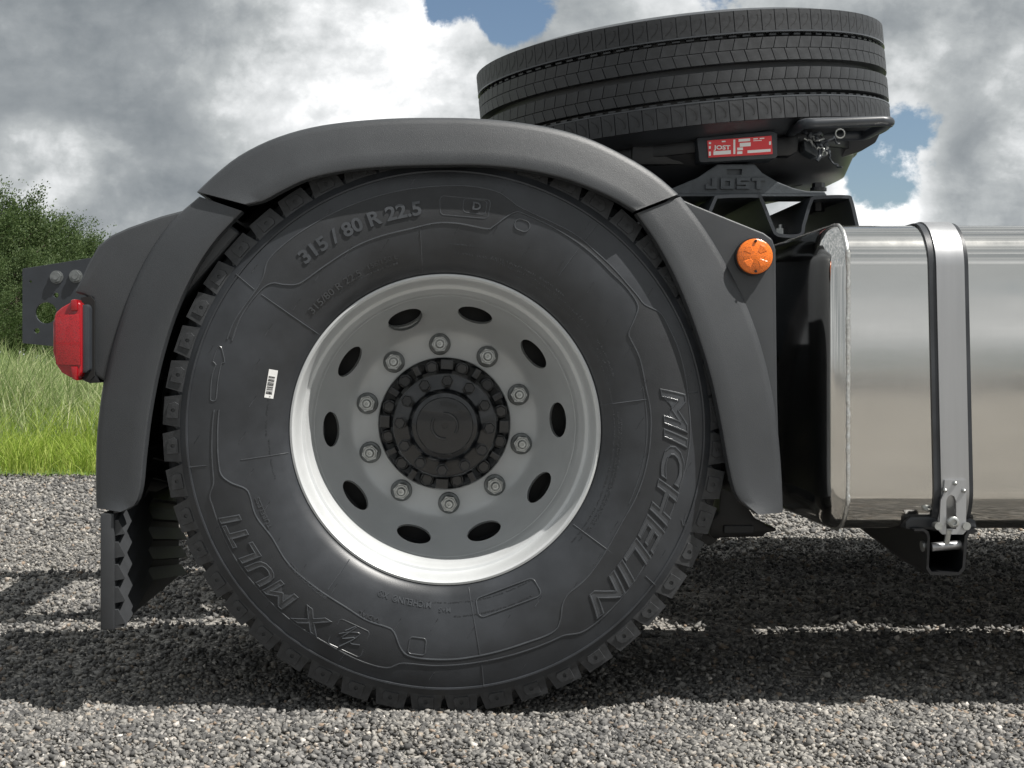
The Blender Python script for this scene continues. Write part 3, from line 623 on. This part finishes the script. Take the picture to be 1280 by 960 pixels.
# ---- fuel tank
TY0, TY1, TZ0, TZ1 = 2.712, 3.36, .3415, .9285
def tank_ring(X, ins, r=.085, n=10, grow=0.0):
    y0, y1, z0, z1 = TY0 + ins - grow, TY1 - ins + grow, TZ0 + ins - grow, TZ1 - ins + grow; r = max(r - ins * .55 + grow, .02); q = []
    for cy, cz, a0 in ((y0 + r, z1 - r, 90), (y0 + r, z0 + r, 180), (y1 - r, z0 + r, 270), (y1 - r, z1 - r, 0)):
        for k in range(n): a = R(a0 + 90 * k / (n - 1)); q.append(Vector((X, cy + r * math.cos(a), cz + r * math.sin(a))))
    return q
XW = P(1060, 0, 2.712).x
b = MB(); rs = [tank_ring(XW - .045 + dx, ins) for dx, ins in ((.0, .12), (.0005, .075), (.002, .052), (.005, .036), (.010, .022), (.016, .0125), (.024, .0055), (.033, .0016), (.041, .0), (.046, -.0005))]
rs += [tank_ring(x, 0) for x in np.linspace(XW + .006, 3.1, 8)]
b.rings(rs); tank = b.obj('fuel_tank', M['tank'], truck, 50); tank['label'] = 'polished metal fuel tank with a welded end'
pts = tank_ring(XW, 0, grow=.0005, n=24); b = MB(); rw = random.Random(5); dense = cr(np.array([p[:] for p in pts] + [pts[0][:]]), 420)[:-1]
b.tube([Vector(p) + Vector((rw.uniform(-.0006, .0006), 0, 0)) for p in dense], [.0042 * rw.uniform(.82, 1.15) for _ in dense], 7, loop=True); b.obj('weld_seam', M['weld'], tank, 60)
def band(x0, x1, g0, g1, twist=0.0):                                # strip wrapped round the tank, ending at the tensioner
    ri = tank_ring(0, 0, n=12, grow=g0); ro = tank_ring(0, 0, n=12, grow=g1); order = list(range(36, 48)) + list(range(0, 22))
    rs = []
    for k in order:
        a, c = ri[k], ro[k]; sh = twist * (a.z - .6)
        rs.append([Vector((x0 + sh, a.y, a.z)), Vector((x1 + sh, a.y, a.z)), Vector((x1 + sh, c.y, c.z)), Vector((x0 + sh, c.y, c.z))])
    return MB().rings(rs)
SX0, SX1 = P(1174, 0, 2.705).x, P(1209, 0, 2.705).x
rub = band(SX0 - .0125, SX1 + .0085, .0004, .0045, -.022).obj('strap_rubber', M['rubber'], tank, 50)
st = band(SX0, SX1, .0046, .0072, -.022).obj('tank_strap', M['strap'], tank, 50)
# tensioner plate, rivets, slot, bolt
def tp(pts, y, d, mi=0): return MB().pprism(pts, y, d, mi)
plate = tp([(1181, 600), (1208, 600), (1208, 618), (1207.5, 664), (1204, 668), (1178, 668), (1174, 664), (1176, 625), (1180, 616)], 2.699, .005).mesh('tensioner', M['strap'])
sc = MB().pprism([(1185, 643), (1185, 627), (1187, 621), (1191, 619), (1195, 621), (1197.5, 627), (1197.5, 662), (1185, 662)], 2.69, .03).mesh('c', M['strap'])
tens = link('strap_tensioner', boolean(plate, sc), truck)
for px, py in ((1194, 604), (1181.5, 613), (1205, 613.5)):
    c = P(px, py, 2.697); MB().lathe([(.0045, .003), (.0043, -.001), (.003, -.004), (.0002, -.0055)], (c.x, 2.698, c.z), 14).obj('rivet', M['bolt'], tens, 50)
c = P(1189.5, 652, 2.70); b = MB(); b.lathe([(.0105, .004), (.0105, -.004), (.0075, -.006), (.0055, -.006), (.0045, -.001), (.0003, -.001)], (c.x, 2.692, c.z), 20); b.obj('bolt', M['bolt'], tens, 40)
b = MB(); c0 = P(1184, 673, 2.70); b.cyl((c0.x, 2.705, c0.z - .01), (P(1186, 662, 2.70).x, 2.700, P(1186, 662, 2.70).z), .0055, 14); b.obj('threaded_rod', M['bolt'], tens, 40)
for px in (1171, 1206):
    c = P(px, 657, 2.705); b = MB(); b.hexa((c.x, 0, c.z), .0075, 2.694, 2.712, n=16); b.obj('pin_end', M['bolt'], tens, 40)
# tank bracket: U-shaped channel reaching back to the frame
brk = MB(); prof = [(1143, 661.5), (1155, 661), (1161, 664.5), (1162.5, 672), (1161, 709), (1165, 715.5), (1198, 715.5), (1203, 709), (1206, 670), (1209, 665), (1221, 662)]
prof_in = [(1143, 664), (1154, 664), (1158, 667), (1159.5, 673), (1158, 711), (1163, 719), (1200, 719), (1206.5, 711), (1209.5, 672), (1211.5, 668), (1222, 665)]
rs = []
for Y, up in ((2.708, 0), (2.85, .004), (3.30, .050), (3.57, .062)):
    def pt(p):
        q = P(p[0], p[1], 2.708); lowf = max(0, (p[1] - 664) / 52); return Vector((q.x, Y, q.z + up * lowf))
    rs.append([pt(p) for p in prof] + [pt(p) for p in prof_in[::-1]])
brk.rings(rs); brk = brk.obj('tank_bracket', M['black'], truck, 40)
b = MB(); c = P(1164, 684, 2.73); c1 = P(1200, 681, 2.73); b.cyl(c, c1, .0085, 20); b.obj('cross_pin', M['strap'], brk, 40)
b = MB(); c = P(1156, 682.5, 2.73); c1 = P(1152, 683, 2.73); b.cyl(c, c1, .0105, 18); b.obj('pin_head', M['bolt'], brk, 40)
MB().pprism([(1132, 652), (1138, 646), (1168, 645), (1174, 650), (1174, 663), (1132, 662)], 2.728, .50).obj('rubber_pad', M['rubber'], brk, bevel=.006)
MB().pprism([(1206, 650), (1212, 647), (1220, 650), (1222, 661), (1206, 662)], 2.728, .50).obj('rubber_pad', M['rubber'], brk, bevel=.006)
me = tank.data.copy(); me.transform(Matrix.Scale(-1, 4, (0, 1, 0))); me.flip_normals(); child_raw('fuel_tank', me, truck)  # unseen far tank, added for its shadow on the ground
for X, Y, Z in ((.95, 3.80, .62), (.95, 4.12, .62)):
    b = MB(); b.tube([(X - .30, Y, Z), (X - .27, Y, Z), (X + .5, Y, Z), (X + .53, Y, Z)], [.06, .12, .12, .06], 28); b.obj('shade_cylinder', M['black'], truck, 40)  # unseen cylinders added between the rails to fill in the ground shadow
MB().box((2.2, 3.965, .915), (2.1, 1.12, .012)).obj('shade_plate', M['black'], truck)  # unseen plate, placed to darken the ground at the right
MB().box((2.1, 3.965, .66), (1.5, .62, .42)).obj('shade_box', M['black'], truck, bevel=.05)  # unseen box added to deepen the shadow under the truck
# tank-top fittings
for px in (1091, 1112): MB().box((P(px, 0, 3.0).x, 3.0, .9325), (.020, .03, .012)).obj('tank_clip', M['black'], tank, bevel=.003)

# ---- fifth wheel, its mounting and name plate
mp = [(800, 296), (862, 296), (878, 280), (892, 249), (898, 244), (947, 243), (954, 249), (969, 286), (975, 292), (999, 292), (1003, 280), (1012, 251), (1020, 245), (1059, 244), (1066, 250), (1076, 290), (1082, 296), (1140, 296)]
c2 = cr(mp, 130); top = [P(x, y, 3.45) for x, y in c2]; rs = []
rs0 = []
for i, p in enumerate(top):
    d = (top[min(i + 1, len(top) - 1)] - top[max(i - 1, 0)]).normalized(); nrm_ = Vector((-d.z, 0, d.x)) * -.008
    rs0.append((p, p + nrm_))
rs = [[Vector((a.x, 3.45, a.z)), Vector((a.x, 4.48, a.z)), Vector((q.x, 4.48, q.z)), Vector((q.x, 3.45, q.z))] for a, q in rs0]
MB().rings(rs).obj('mounting_plate', M['chassis'], truck, 30)
for Y in (3.50, 4.33):
    ped = MB().pprism([(836, 243.5), (838, 236), (872, 222), (888, 211), (897, 205), (943, 205), (953, 216), (972, 227), (992, 235), (1008, 238.5), (1031, 239), (1033, 243.5)], 3.50, .11).mesh('pedestal', M['casting'], bevel=.003)
    cutp = MB().pprism([(909.5, 210.5), (929, 210.5), (928, 218), (910.5, 218)], 3.49, .022).mesh('c', M['casting'])
    ped = boolean(ped, cutp)
    if Y > 4: ped.transform(Matrix.Translation((0, Y - 3.50, 0)))
    ped = link('pedestal', ped, truck)
    if Y < 4: near_ped = ped
    c = P(1023, 239, 3.55); b = MB()
    b.cyl((c.x, Y + .05, c.z), (c.x, Y + .05, c.z + .008), .020, 20); b.cyl((c.x, Y + .05, c.z + .008), (c.x, Y + .05, c.z + .020), .0155, 6); b.cyl((c.x, Y + .05, c.z - .05), (c.x, Y + .05, c.z - .012), .014, 6); b.obj('bolt', M['black'], ped)
for px, py in ((975, 288),):
    c = P(px, py, 3.56); b = MB(); b.cyl((c.x, 3.56, c.z - .02), (c.x, 3.56, c.z + .004), .0165, 6); b.cyl((c.x, 3.56, c.z), (c.x, 3.56, c.z + .014), .009, 14); b.obj('bolt', M['bolt'], truck, 40)
def flat_text(body, x0, x1, y0, y1, Y, parent, m, name, lift=.004, bold=.03):
    v, f = text2d(body, 1, bold, 0, .5); a = P(x0, y1, Y); b_ = P(x1, y0, Y); o = []
    for x, y, z in v:
        u = (x - v[:, 0].min()) / np.ptp(v[:, 0]); t = (y - v[:, 1].min()) / np.ptp(v[:, 1]); o.append((a.x + u * (b_.x - a.x), Y + .001 - z * (lift + .001), a.z + t * (b_.z - a.z)))
    return MB().add(o, f).obj(name, m, parent)
GL = {'J': [(.55, 0, 1, 1), (0, 0, .55, .28), (0, .28, .3, .42)], 'O': [(0, 0, .32, 1), (.68, 0, 1, 1), (.32, .74, .68, 1), (.32, 0, .68, .26)], 'S': [(0, .76, 1, 1), (0, .38, .3, .76), (.3, .38, 1, .62), (.7, .24, 1, .38), (0, 0, 1, .24)], 'T': [(0, .74, 1, 1), (.33, 0, .67, .74)]}
for k, ch in enumerate('JOST'):
    x0, x1 = (882, 901, 921, 940)[k], (896.5, 918, 937, 957)[k]; b = MB()
    for a0, b0, a1, b1 in GL[ch]: b.pprism([(x0 + a * (x1 - x0), 236 - c_ * 13.5) for a, c_ in ((a0, b0), (a1, b0), (a1, b1), (a0, b1))], 3.4925, .012)
    b.obj('cast_lettering', M['casting'], near_ped)
MB().pprism([(838, 242.6), (1033, 242.6), (1033, 245.2), (838, 245.2)], 3.492, .12).obj('pedestal_foot', M['casting'], truck)
fw = MB()
fw.pprism([(775, 166), (800, 162), (1097, 146), (1101, 150), (1101, 166), (1095, 178), (1078, 188), (1044, 200), (1042, 208), (1002, 232), (985, 232), (968, 214), (956, 205), (880, 206), (858, 214), (842, 230), (800, 232), (775, 225)], 3.72, .50)
fw = fw.obj('fifth_wheel', M['black'], truck, 30, bevel=.012, seg=3)
fw['label'] = 'black coupling plate carrying the loose tyre'
pl = MB(); n = 64; cxw, czw = .67, 0
tiltz = lambda x: 1.197 + (x - .672) * math.tan(R(5.3))
outl = []
for k in range(n):
    a = 2 * math.pi * k / n; x = .672 + .47 * math.sin(a) * (1.0 if math.sin(a) > 0 else 1.02); y = 3.965 - .455 * math.cos(a); outl.append((x, y))
pl.rings([[(x, y, tiltz(x) + .016) for x, y in outl], [(x, y, tiltz(x) - .018) for x, y in outl]]); pl.obj('top_plate', M['black'], fw, 30, bevel=.004)
pl = MB(); pl.rings([[(.672 + (x - .672) * s, 3.965 + (y - 3.965) * s, tiltz(x) - d) for x, y in outl] for s, d in ((.985, .017), (.93, .075), (.80, .105))]); pl.obj('skirt', M['black'], fw, 40)
MB().pprism([(790, 172), (868, 168), (876, 172), (876, 200), (866, 206), (790, 206)], 3.53, .20).obj('bearing_block', M['black'], fw, 30, bevel=.008)
MB().pprism([(968, 172), (1000, 168), (998, 190), (988, 195), (968, 196)], 3.53, .15).obj('bearing_block', M['black'], fw, 30, bevel=.010)
MB().pprism([(871, 172), (963, 163.5), (972, 166), (972, 195), (969, 198), (880, 203), (874, 202)], 3.475, .20).obj('plate_boss', M['chassis'], fw, 30, bevel=.006)
lab = MB().pprism([(884, 175.5), (964.5, 169.5), (966, 192.5), (885.5, 197)], 3.4705, .004).obj('name_plate', M['redlabel'], truck, bevel=.0006)
lab['label'] = 'red and white printed name plate on the coupling'
def lab_q(u0, u1, v0, v1): return [(884.5 + u * 80.5, 175.6 + v * 21.3 - u * 5.4 - (u * v) * 0) for u, v in ((u0, v0), (u1, v0), (u1, v1), (u0, v1))]
for u0, u1, v0, v1 in ((.09, .36, .66, .88), (.48, .66, .04, .20), (.50, .67, .28, .50), (.46, .55, .54, .70), (.40, .43, .05, .9), (.46, .54, .76, .92), (.62, .98, .74, .90), (.02, .055, .10, .22), (.02, .05, .34, .5), (.02, .05, .66, .90), (.955, .985, .30, .5), (.71, .78, .06, .12), (.81, .88, .06, .12), (.71, .84, .18, .22), (.22, .28, .08, .16)):
    MB().pprism(lab_q(u0, u1, v0, v1), 3.4702, .0002).obj('print_panel', M['white'], lab)
flat_text('JOST', 892, 913, 181.5, 188.5, 3.4700, lab, M['white'], 'lettering', .0002, .03)
# pull-handle loop and bundle of springs, chain and cable
hz = 1.232; hp = []
for cx, cy, a0 in ((1.055, 3.43, -90), (1.055, 3.60, 0), (.895, 3.60, 90), (.895, 3.43, 180)):
    for k in range(6): a = R(a0 + 90 * k / 5); hp.append(Vector((cx + .024 * math.cos(a), cy + .024 * math.sin(a), hz + (cx - .97) * .03)))
hd = MB().tube(hp, .0125, 12, loop=True).obj('release_handle', M['chassis'], truck, 60); hd['label'] = 'bent tube release handle'
rc = random.Random(12)
for k in range(9):
    p = P(1003 + rc.uniform(0, 28), 168 + rc.uniform(0, 18), 3.52); pts = [p.copy()]
    for j in range(7): p = p + Vector((rc.uniform(-.010, .016), rc.uniform(-.012, .012), rc.uniform(-.016, .010))); pts.append(p.copy())
    MB().tube(cr([q[:] for q in pts], 22), rc.choice((.0025, .0035, .005)), 6).obj('cable', M['bolt' if k % 3 == 0 else 'chassis'], fw, 60)
MB().pprism([(1004, 176), (1020, 170), (1036, 178), (1040, 192), (1020, 196), (1006, 188)], 3.54, .06).obj('lock_lever', M['casting'], fw, bevel=.006)
c = P(1050, 167, 3.5); MB().tube([(c.x + .011 * math.cos(t), 3.5, c.z + .011 * math.sin(t)) for t in np.linspace(0, 2 * math.pi, 14)[:-1]], .002, 6, loop=True).obj('ring', M['bolt'], fw, 60)

# ---------------------------------------------------------------- spare tyre lying on the coupling
SPR = .545
spare = empty('spare_tyre', (.680, 3.945, 1.212), 'loose black truck tyre lying flat on top of the coupling plate', 'tyre')
spare.rotation_euler = (R(1.0), R(-5.3), 0)
ZC = .158
def z_lathe(prof, n=160, mi=0):
    b = MB(); rs = []
    for k in range(n):
        a = 2 * math.pi * k / n; rs.append([(r * math.sin(a), -r * math.cos(a), z) for r, z in prof])
    return b.rings(rs, True, False, mi, True)
BR = SPR - .028
prof = [(.292, -.118), (.305, -.132), (.34, -.148), (.40, -.156), (.45, -.154), (.49, -.146), (.515, -.137), (.532, -.130), (.541, -.1285), (.541, -.080), (BR, -.079), (BR, -.0645), (.541, -.064), (.541, -.0090), (BR, -.0085), (BR, .0085), (.541, .0090), (.541, .064), (BR, .0645), (BR, .079), (.541, .080), (.541, .1285), (.532, .130), (.515, .137), (.49, .146), (.45, .154), (.40, .156), (.34, .148), (.305, .132), (.292, .118), (.286, .09), (.30, -.0), (.286, -.09)]
carc = z_lathe([(r, z + ZC) for r, z in prof]).mesh('carcass', M['rubber'], 30); child_raw('carcass', carc, spare)
NB = 100; PT = 2 * math.pi / NB
def spb(z0, z1, skew, top=SPR, base=SPR - .006, gap=.0012, round_=0.0, sipe=0):
    b = MB(); hw = SPR * PT / 2 - gap / 2; q = []
    for r in (base, top - .0012, top):
        s_ = 1.0 if r < top else .97
        q.append([(x * s_ + sk, -(math.sqrt(max(r * r - x * x, 0)) - (round_ if zz == (z1 if z1 > 0 else z0) and round_ else 0)), (z0 + z1) / 2 + (zz - (z0 + z1) / 2) * s_ + ZC) for x, zz, sk in ((-hw, z0, -skew), (hw, z0, -skew), (hw, z1, skew), (-hw, z1, skew))])
    b.rings(q)
    if sipe:                                                        # hooked sipe: flat dark strips stand in for the groove's shade
        s0 = 1 if sipe > 0 else -1; zm = (z0 + z1) / 2
        pts = [(-.010, zm - s0 * .017), (.002, zm - s0 * .008), (.008, zm + s0 * .002), (.0085, zm + s0 * .012), (.004, zm + s0 * .013)]
        for (xa, za), (xb, zb_) in zip(pts[:-1], pts[1:]):
            d = Vector((xb - xa, zb_ - za)).normalized(); nn = Vector((-d.y, d.x)) * .0007; yy = -(top + .0003)
            rr = lambda zz: yy + (round_ * abs(zz - (z0 if s0 < 0 else z0)) * 0)
            b.add([(xa + nn.x, yy, za + nn.y + ZC), (xa - nn.x, yy, za - nn.y + ZC), (xb - nn.x, yy, zb_ - nn.y + ZC), (xb + nn.x, yy, zb_ + nn.y + ZC)], [(0, 1, 2, 3)], 1)
    return b.mesh('tread_block', [M['spare'], M['dark_hole']])
rows = [spb(-.130, -.079, 0, sipe=-1), spb(-.064, -.0375, -.004), spb(-.0365, -.0085, .004), spb(.0085, .0365, -.004), spb(.0375, .064, .004), spb(.079, .130, 0, sipe=1)]
rest = MB()
for ri, me in enumerate(rows):
    for k in range(NB):
        a = (k - NB / 2) * PT + ri * .011
        if abs(a + .12) < math.pi / 2 * 1.0 and True:
            child_raw('tread_block', me, spare, (0, 0, a))
        else:
            ca, sa = math.cos(a), math.sin(a); rest.add([(v.co.x * ca - v.co.y * sa, v.co.x * sa + v.co.y * ca, v.co.z) for v in me.vertices], [tuple(p.vertices) for p in me.polygons])
ro = child_raw('tread_blocks', rest.mesh('tread_blocks', M['spare'], recalc=False), spare); ro['kind'] = 'stuff'
for z in (-.0775, .0775): child_raw('tread_rim', z_lathe([(BR - .003, z - .0022 + ZC), (SPR + .0006, z - .0018 + ZC), (SPR + .0006, z + .0018 + ZC), (BR - .003, z + .0022 + ZC)]).mesh('tread_rim', M['rubber_mark'], 40), spare)
tb = MB()
for z in (-.0715, .0715):                                           # stone ejectors in the outer grooves
    for k in range(NB):
        a = k * PT + .02; q = []
        for r in (BR - .001, BR + .018): q.append([(r * math.sin(a + da), -r * math.cos(a + da), z + dz + ZC) for da, dz in ((-.020, -.002), (.014, -.002), (.014, .002), (-.020, .002))])
        tb.rings(q)
t_ = child_raw('groove_studs', tb.mesh('groove_studs', M['rubber_mark']), spare); t_['kind'] = 'stuff'

# ---------------------------------------------------------------- gravel stones
def ico():
    b = bmesh.new(); bmesh.ops.create_icosphere(b, subdivisions=1, radius=1); v = np.array([p.co[:] for p in b.verts]); f = np.array([[q.index for q in t.verts] for t in b.faces]); b.free(); return v, f
def chip():
    v = np.array([(x, y, z) for x in (-.72, .72) for y in (-.72, .72) for z in (-.72, .72)], float)
    q = [(0, 1, 3, 2), (4, 6, 7, 5), (0, 4, 5, 1), (2, 3, 7, 6), (0, 2, 6, 4), (1, 5, 7, 3)]
    return v, np.array([t for a, b, c, d in q for t in ((a, b, c), (a, c, d))])
def octa(): return np.array([(1, 0, 0), (-1, 0, 0), (0, 1, 0), (0, -1, 0), (0, 0, 1), (0, 0, -1)], float), np.array([(0, 2, 4), (2, 1, 4), (1, 3, 4), (3, 0, 4), (2, 0, 5), (1, 2, 5), (3, 1, 5), (0, 3, 5)])
def stones(x0, x1, y0, y1, n, smin, smax, base, power=2.2):
    v, f = base; k = len(v)
    x = RNG.uniform(x0, x1, n); y = RNG.uniform(y0, y1, n); pat = np.sin(x * 5.3 + 2 * np.sin(y * 3.1)) * np.sin(y * 6.7 + 1.5 * np.sin(x * 4.1 + 1)); kp = RNG.random(n) < .82 + .30 * pat; x, y = x[kp], y[kp]; n = len(x); s = smin + (smax - smin) * RNG.random(n) ** power
    z = hgt(x, y) + s * RNG.uniform(-.15, .55, n)
    vv = v[None] * (1 + RNG.uniform(-.46, .46, (n, k, 1))) * (s[:, None] * RNG.uniform(.65, 1.25, (n, 3)) * np.array([1.1, 1.1, .8]))[:, None]
    q = RNG.normal(size=(n, 4)); q /= np.linalg.norm(q, axis=1)[:, None]; w_, a, b, c = q.T
    Rm = np.stack([1 - 2 * (b * b + c * c), 2 * (a * b - c * w_), 2 * (a * c + b * w_), 2 * (a * b + c * w_), 1 - 2 * (a * a + c * c), 2 * (b * c - a * w_), 2 * (a * c - b * w_), 2 * (b * c + a * w_), 1 - 2 * (a * a + b * b)], 1).reshape(n, 3, 3)
    vv = np.einsum('nij,nkj->nki', Rm, vv) * np.array([1, 1, .85]) + np.stack([x, y, z], 1)[:, None]
    ff = f[None] + (np.arange(n) * k)[:, None, None]
    return vv.reshape(-1, 3), ff.reshape(-1, 3)
parts = [stones(-1.15, 1.6, 2.1, 3.05, 112000, .0016, .0066, chip(), 1.9), stones(-2.0, 2.7, 3.05, 5.6, 68000, .0030, .0100, octa(), 1.8), stones(-3.6, 3.2, 5.6, 8.65, 42000, .0065, .0155, octa())]
off = 0; V_, F_ = [], []
for v, f in parts: V_.append(v); F_.append(f + off); off += len(v)
gr = link('gravel', bulk('gravel', np.vstack(V_), np.vstack(F_), M['stone'], 3)); gr['kind'] = 'stuff'; gr['label'] = 'loose crushed grey stones covering the yard'

# ---------------------------------------------------------------- grass
def blades(n, x0, x1, y0, y1, h0, h1, wd, bend, lean, clump=0.0):
    x = RNG.uniform(x0, x1, n); y = RNG.uniform(y0, y1, n)
    dens = np.sin(x * 1.9 + y * .7) * np.sin(y * 1.3 - x * .8 + 2) + .5 * np.sin(x * 4.3 + 1) * np.sin(y * 3.1)
    hh = (h0 + (h1 - h0) * RNG.random(n)) * (1 + clump * .35 * dens)
    a = RNG.uniform(0, 2 * math.pi, n); b = bend * RNG.uniform(.2, 1.0, n) * hh; dx = np.cos(a) * b + lean * hh; dy = np.sin(a) * b
    wa = RNG.uniform(0, math.pi, n); wx, wy = np.cos(wa) * wd / 2, np.sin(wa) * wd / 2; vs = []
    for t, ww in ((0, 1), (.4, .9), (.75, .65), (1, .12)):
        cx, cy, cz = x + dx * t * t, y + dy * t * t, hh * (t - .18 * t * t * bend) + .02
        vs += [np.stack([cx - wx * ww, cy - wy * ww, cz], 1), np.stack([cx + wx * ww, cy + wy * ww, cz], 1)]
    v = np.stack(vs, 1); f0 = np.array([(0, 1, 3, 2), (2, 3, 5, 4), (4, 5, 7, 6)])
    return v.reshape(-1, 3), (f0[None] + (np.arange(n) * 8)[:, None, None]).reshape(-1, 4)
vz, fz = blades(2500, -6.2, 3.2, 8.22, 8.7, .03, .11, .005, 1.0, .1, .6); va, fa = blades(34000, -6.2, 3.2, 8.45, 10.6, .08, .26, .006, .9, .1, .6); vb, fb = blades(16000, -6.5, 3.2, 9.0, 12, .20, .48, .006, .7, .1, .7)
go = link('grass', bulk('grass', np.vstack([va, vb, vz]), np.vstack([fa, fb + len(va), fz + len(va) + len(vb)]), M['grass'], 4)); go['kind'] = 'stuff'; go['label'] = 'short bright green grass along the gravel edge'
v0, f0_ = blades(9000, -7, 3.5, 9.6, 11.5, .30, .62, .007, .75, .12, .8); v1, f1 = blades(24000, -8, 4, 10.8, 15, .45, .80, .008, .65, .12, .6); v2, f2 = blades(20000, -10, 5, 13.5, 22, .60, .95, .012, .6, .12, .5)
to = link('tall_grass', bulk('tall_grass', np.vstack([v0, v1, v2]), np.vstack([f0_, f1 + len(v0), f2 + len(v0) + len(v1)]), M['reed'], 4)); to['kind'] = 'stuff'; to['label'] = 'tall pale green grass standing in front of the trees'

# ---------------------------------------------------------------- trees
def tree_meshes(seed, h=8.0, rad=2.6, nl=42000):
    rg = np.random.default_rng(seed); rr = random.Random(seed)
    tr = MB(); tr.tube([(0, 0, -.1), (.05, .02, h * .25), (-.06, .05, h * .5), (.02, 0, h * .8)], [.19, .15, .10, .04], 8)
    tips = []
    for k in range(46):
        z0 = h * (.10 + .72 * (k / 46)); a = rr.uniform(0, 6.28); prof_ = math.sin(math.pi * min(1, (.12 + .86 * k / 46)) ** .8) ** .6
        ln = rad * prof_ * rr.uniform(.55, 1.1); up = ln * rr.uniform(.35, .95) + .25
        e = Vector((math.cos(a) * ln, math.sin(a) * ln, z0 + up)); m_ = Vector((math.cos(a) * ln * .5, math.sin(a) * ln * .5, z0 + up * .32))
        tr.tube([(0, 0, z0), m_, e], [.055, .035, .012], 5); tips += [(m_, .55), (e, .85), ((m_ + e) / 2, .75)]
        for j in range(2): tips.append((e + Vector((rr.uniform(-.6, .6), rr.uniform(-.6, .6), rr.uniform(-.1, .75))), .5))
    tips.append((Vector((0, 0, h * .96)), .4)); tips.append((Vector((.1, 0, h * .9)), .6))
    tp_ = np.array([t[0][:] for t in tips]); ts = np.array([t[1] for t in tips]); idx = rg.integers(0, len(tips), nl)
    dirs = tp_ * np.array([1, 1, 0]) / (np.linalg.norm(tp_[:, :2], axis=1)[:, None] + .3) + np.array([0, 0, .9]) + rg.normal(size=tp_.shape) * .25
    dirs /= np.linalg.norm(dirs, axis=1)[:, None]; dd = dirs[idx]
    c = tp_[idx] + rg.normal(size=(nl, 3)) * (ts[idx] * .30)[:, None] + dd * (rg.normal(size=nl) * ts[idx] * .55)[:, None]
    c[:, 2] = np.maximum(c[:, 2], .5)
    s = rg.uniform(.030, .068, nl); u = dd + rg.normal(size=(nl, 3)) * .55; u /= np.linalg.norm(u, axis=1)[:, None]
    w_ = np.cross(u, rg.normal(size=(nl, 3)) * .8 + np.cross(dd, np.array([0, 0, 1.]))); w_ /= np.linalg.norm(w_, axis=1)[:, None]
    v = np.stack([c - u * s[:, None], c + w_ * s[:, None] * .55, c + u * s[:, None] * 1.2, c - w_ * s[:, None] * .55], 1).reshape(-1, 3)
    f = np.arange(nl * 4).reshape(nl, 4)
    return tr.mesh('trunk', M['bark'], 60), bulk('crown', v, f, M['leaf'], 4)
kinds = [tree_meshes(s) for s in (21, 22, 23)]
def tree(px, D, top, k, wide=1.0, i=0):
    top += 26; X = (px - PX0) * D / F; hz_ = (CAMZ - (top - PY0) * D / F) / 8.0
    t = empty('tree', (X, D, 0), 'leafy green tree in the row behind the tall grass', 'tree', 'trees in the row beyond the meadow')
    t.scale = (hz_ * wide, hz_ * wide, hz_); t.rotation_euler = (0, 0, i * 1.7)
    for nme, me in zip(('trunk', 'crown'), kinds[k]): child_raw(nme, me, t)
for i, (px, D_, top, k, wd) in enumerate(((-190, 50, 150, 0, 1), (-120, 52, 175, 1, 1), (-55, 50, 190, 2, 1), (-8, 53, 208, 0, 1.0), (36, 55, 232, 1, .95), (72, 60, 246, 2, .9), (98, 66, 262, 0, .85), (118, 74, 288, 1, .85), (150, 84, 305, 2, .9), (20, 49, 285, 2, 1.0), (62, 53, 300, 0, 1.0), (-30, 47, 290, 1, 1.0), (100, 62, 330, 1, 1.0))):
    tree(px, D_, top, k, wd, i)
# low hedge behind the camera, added for its dark reflection in the tank
tv, tf, o_ = [], [], 0
wm = kinds[0][1]; wv = np.array([p.co[:] for p in wm.vertices])[::1]; keep = 4 * 3500; wv = wv[:keep]
for k in range(14):
    sc_ = 1.0 + .35 * math.sin(k * 2.3); tv.append(wv * np.array([2.6, 1.6, .30]) * sc_ + np.array([-80 + k * 12.5, -78 + 4 * math.sin(k * 1.9), 0])); tf.append(np.arange(keep).reshape(-1, 4) + o_); o_ += keep
fo = link('mirrored_hedge', bulk('mirrored_hedge', np.vstack(tv), np.vstack(tf), M['leaf'], 4)); fo['kind'] = 'stuff'; fo['label'] = 'distant low hedge added behind the camera for its reflection in the tank'
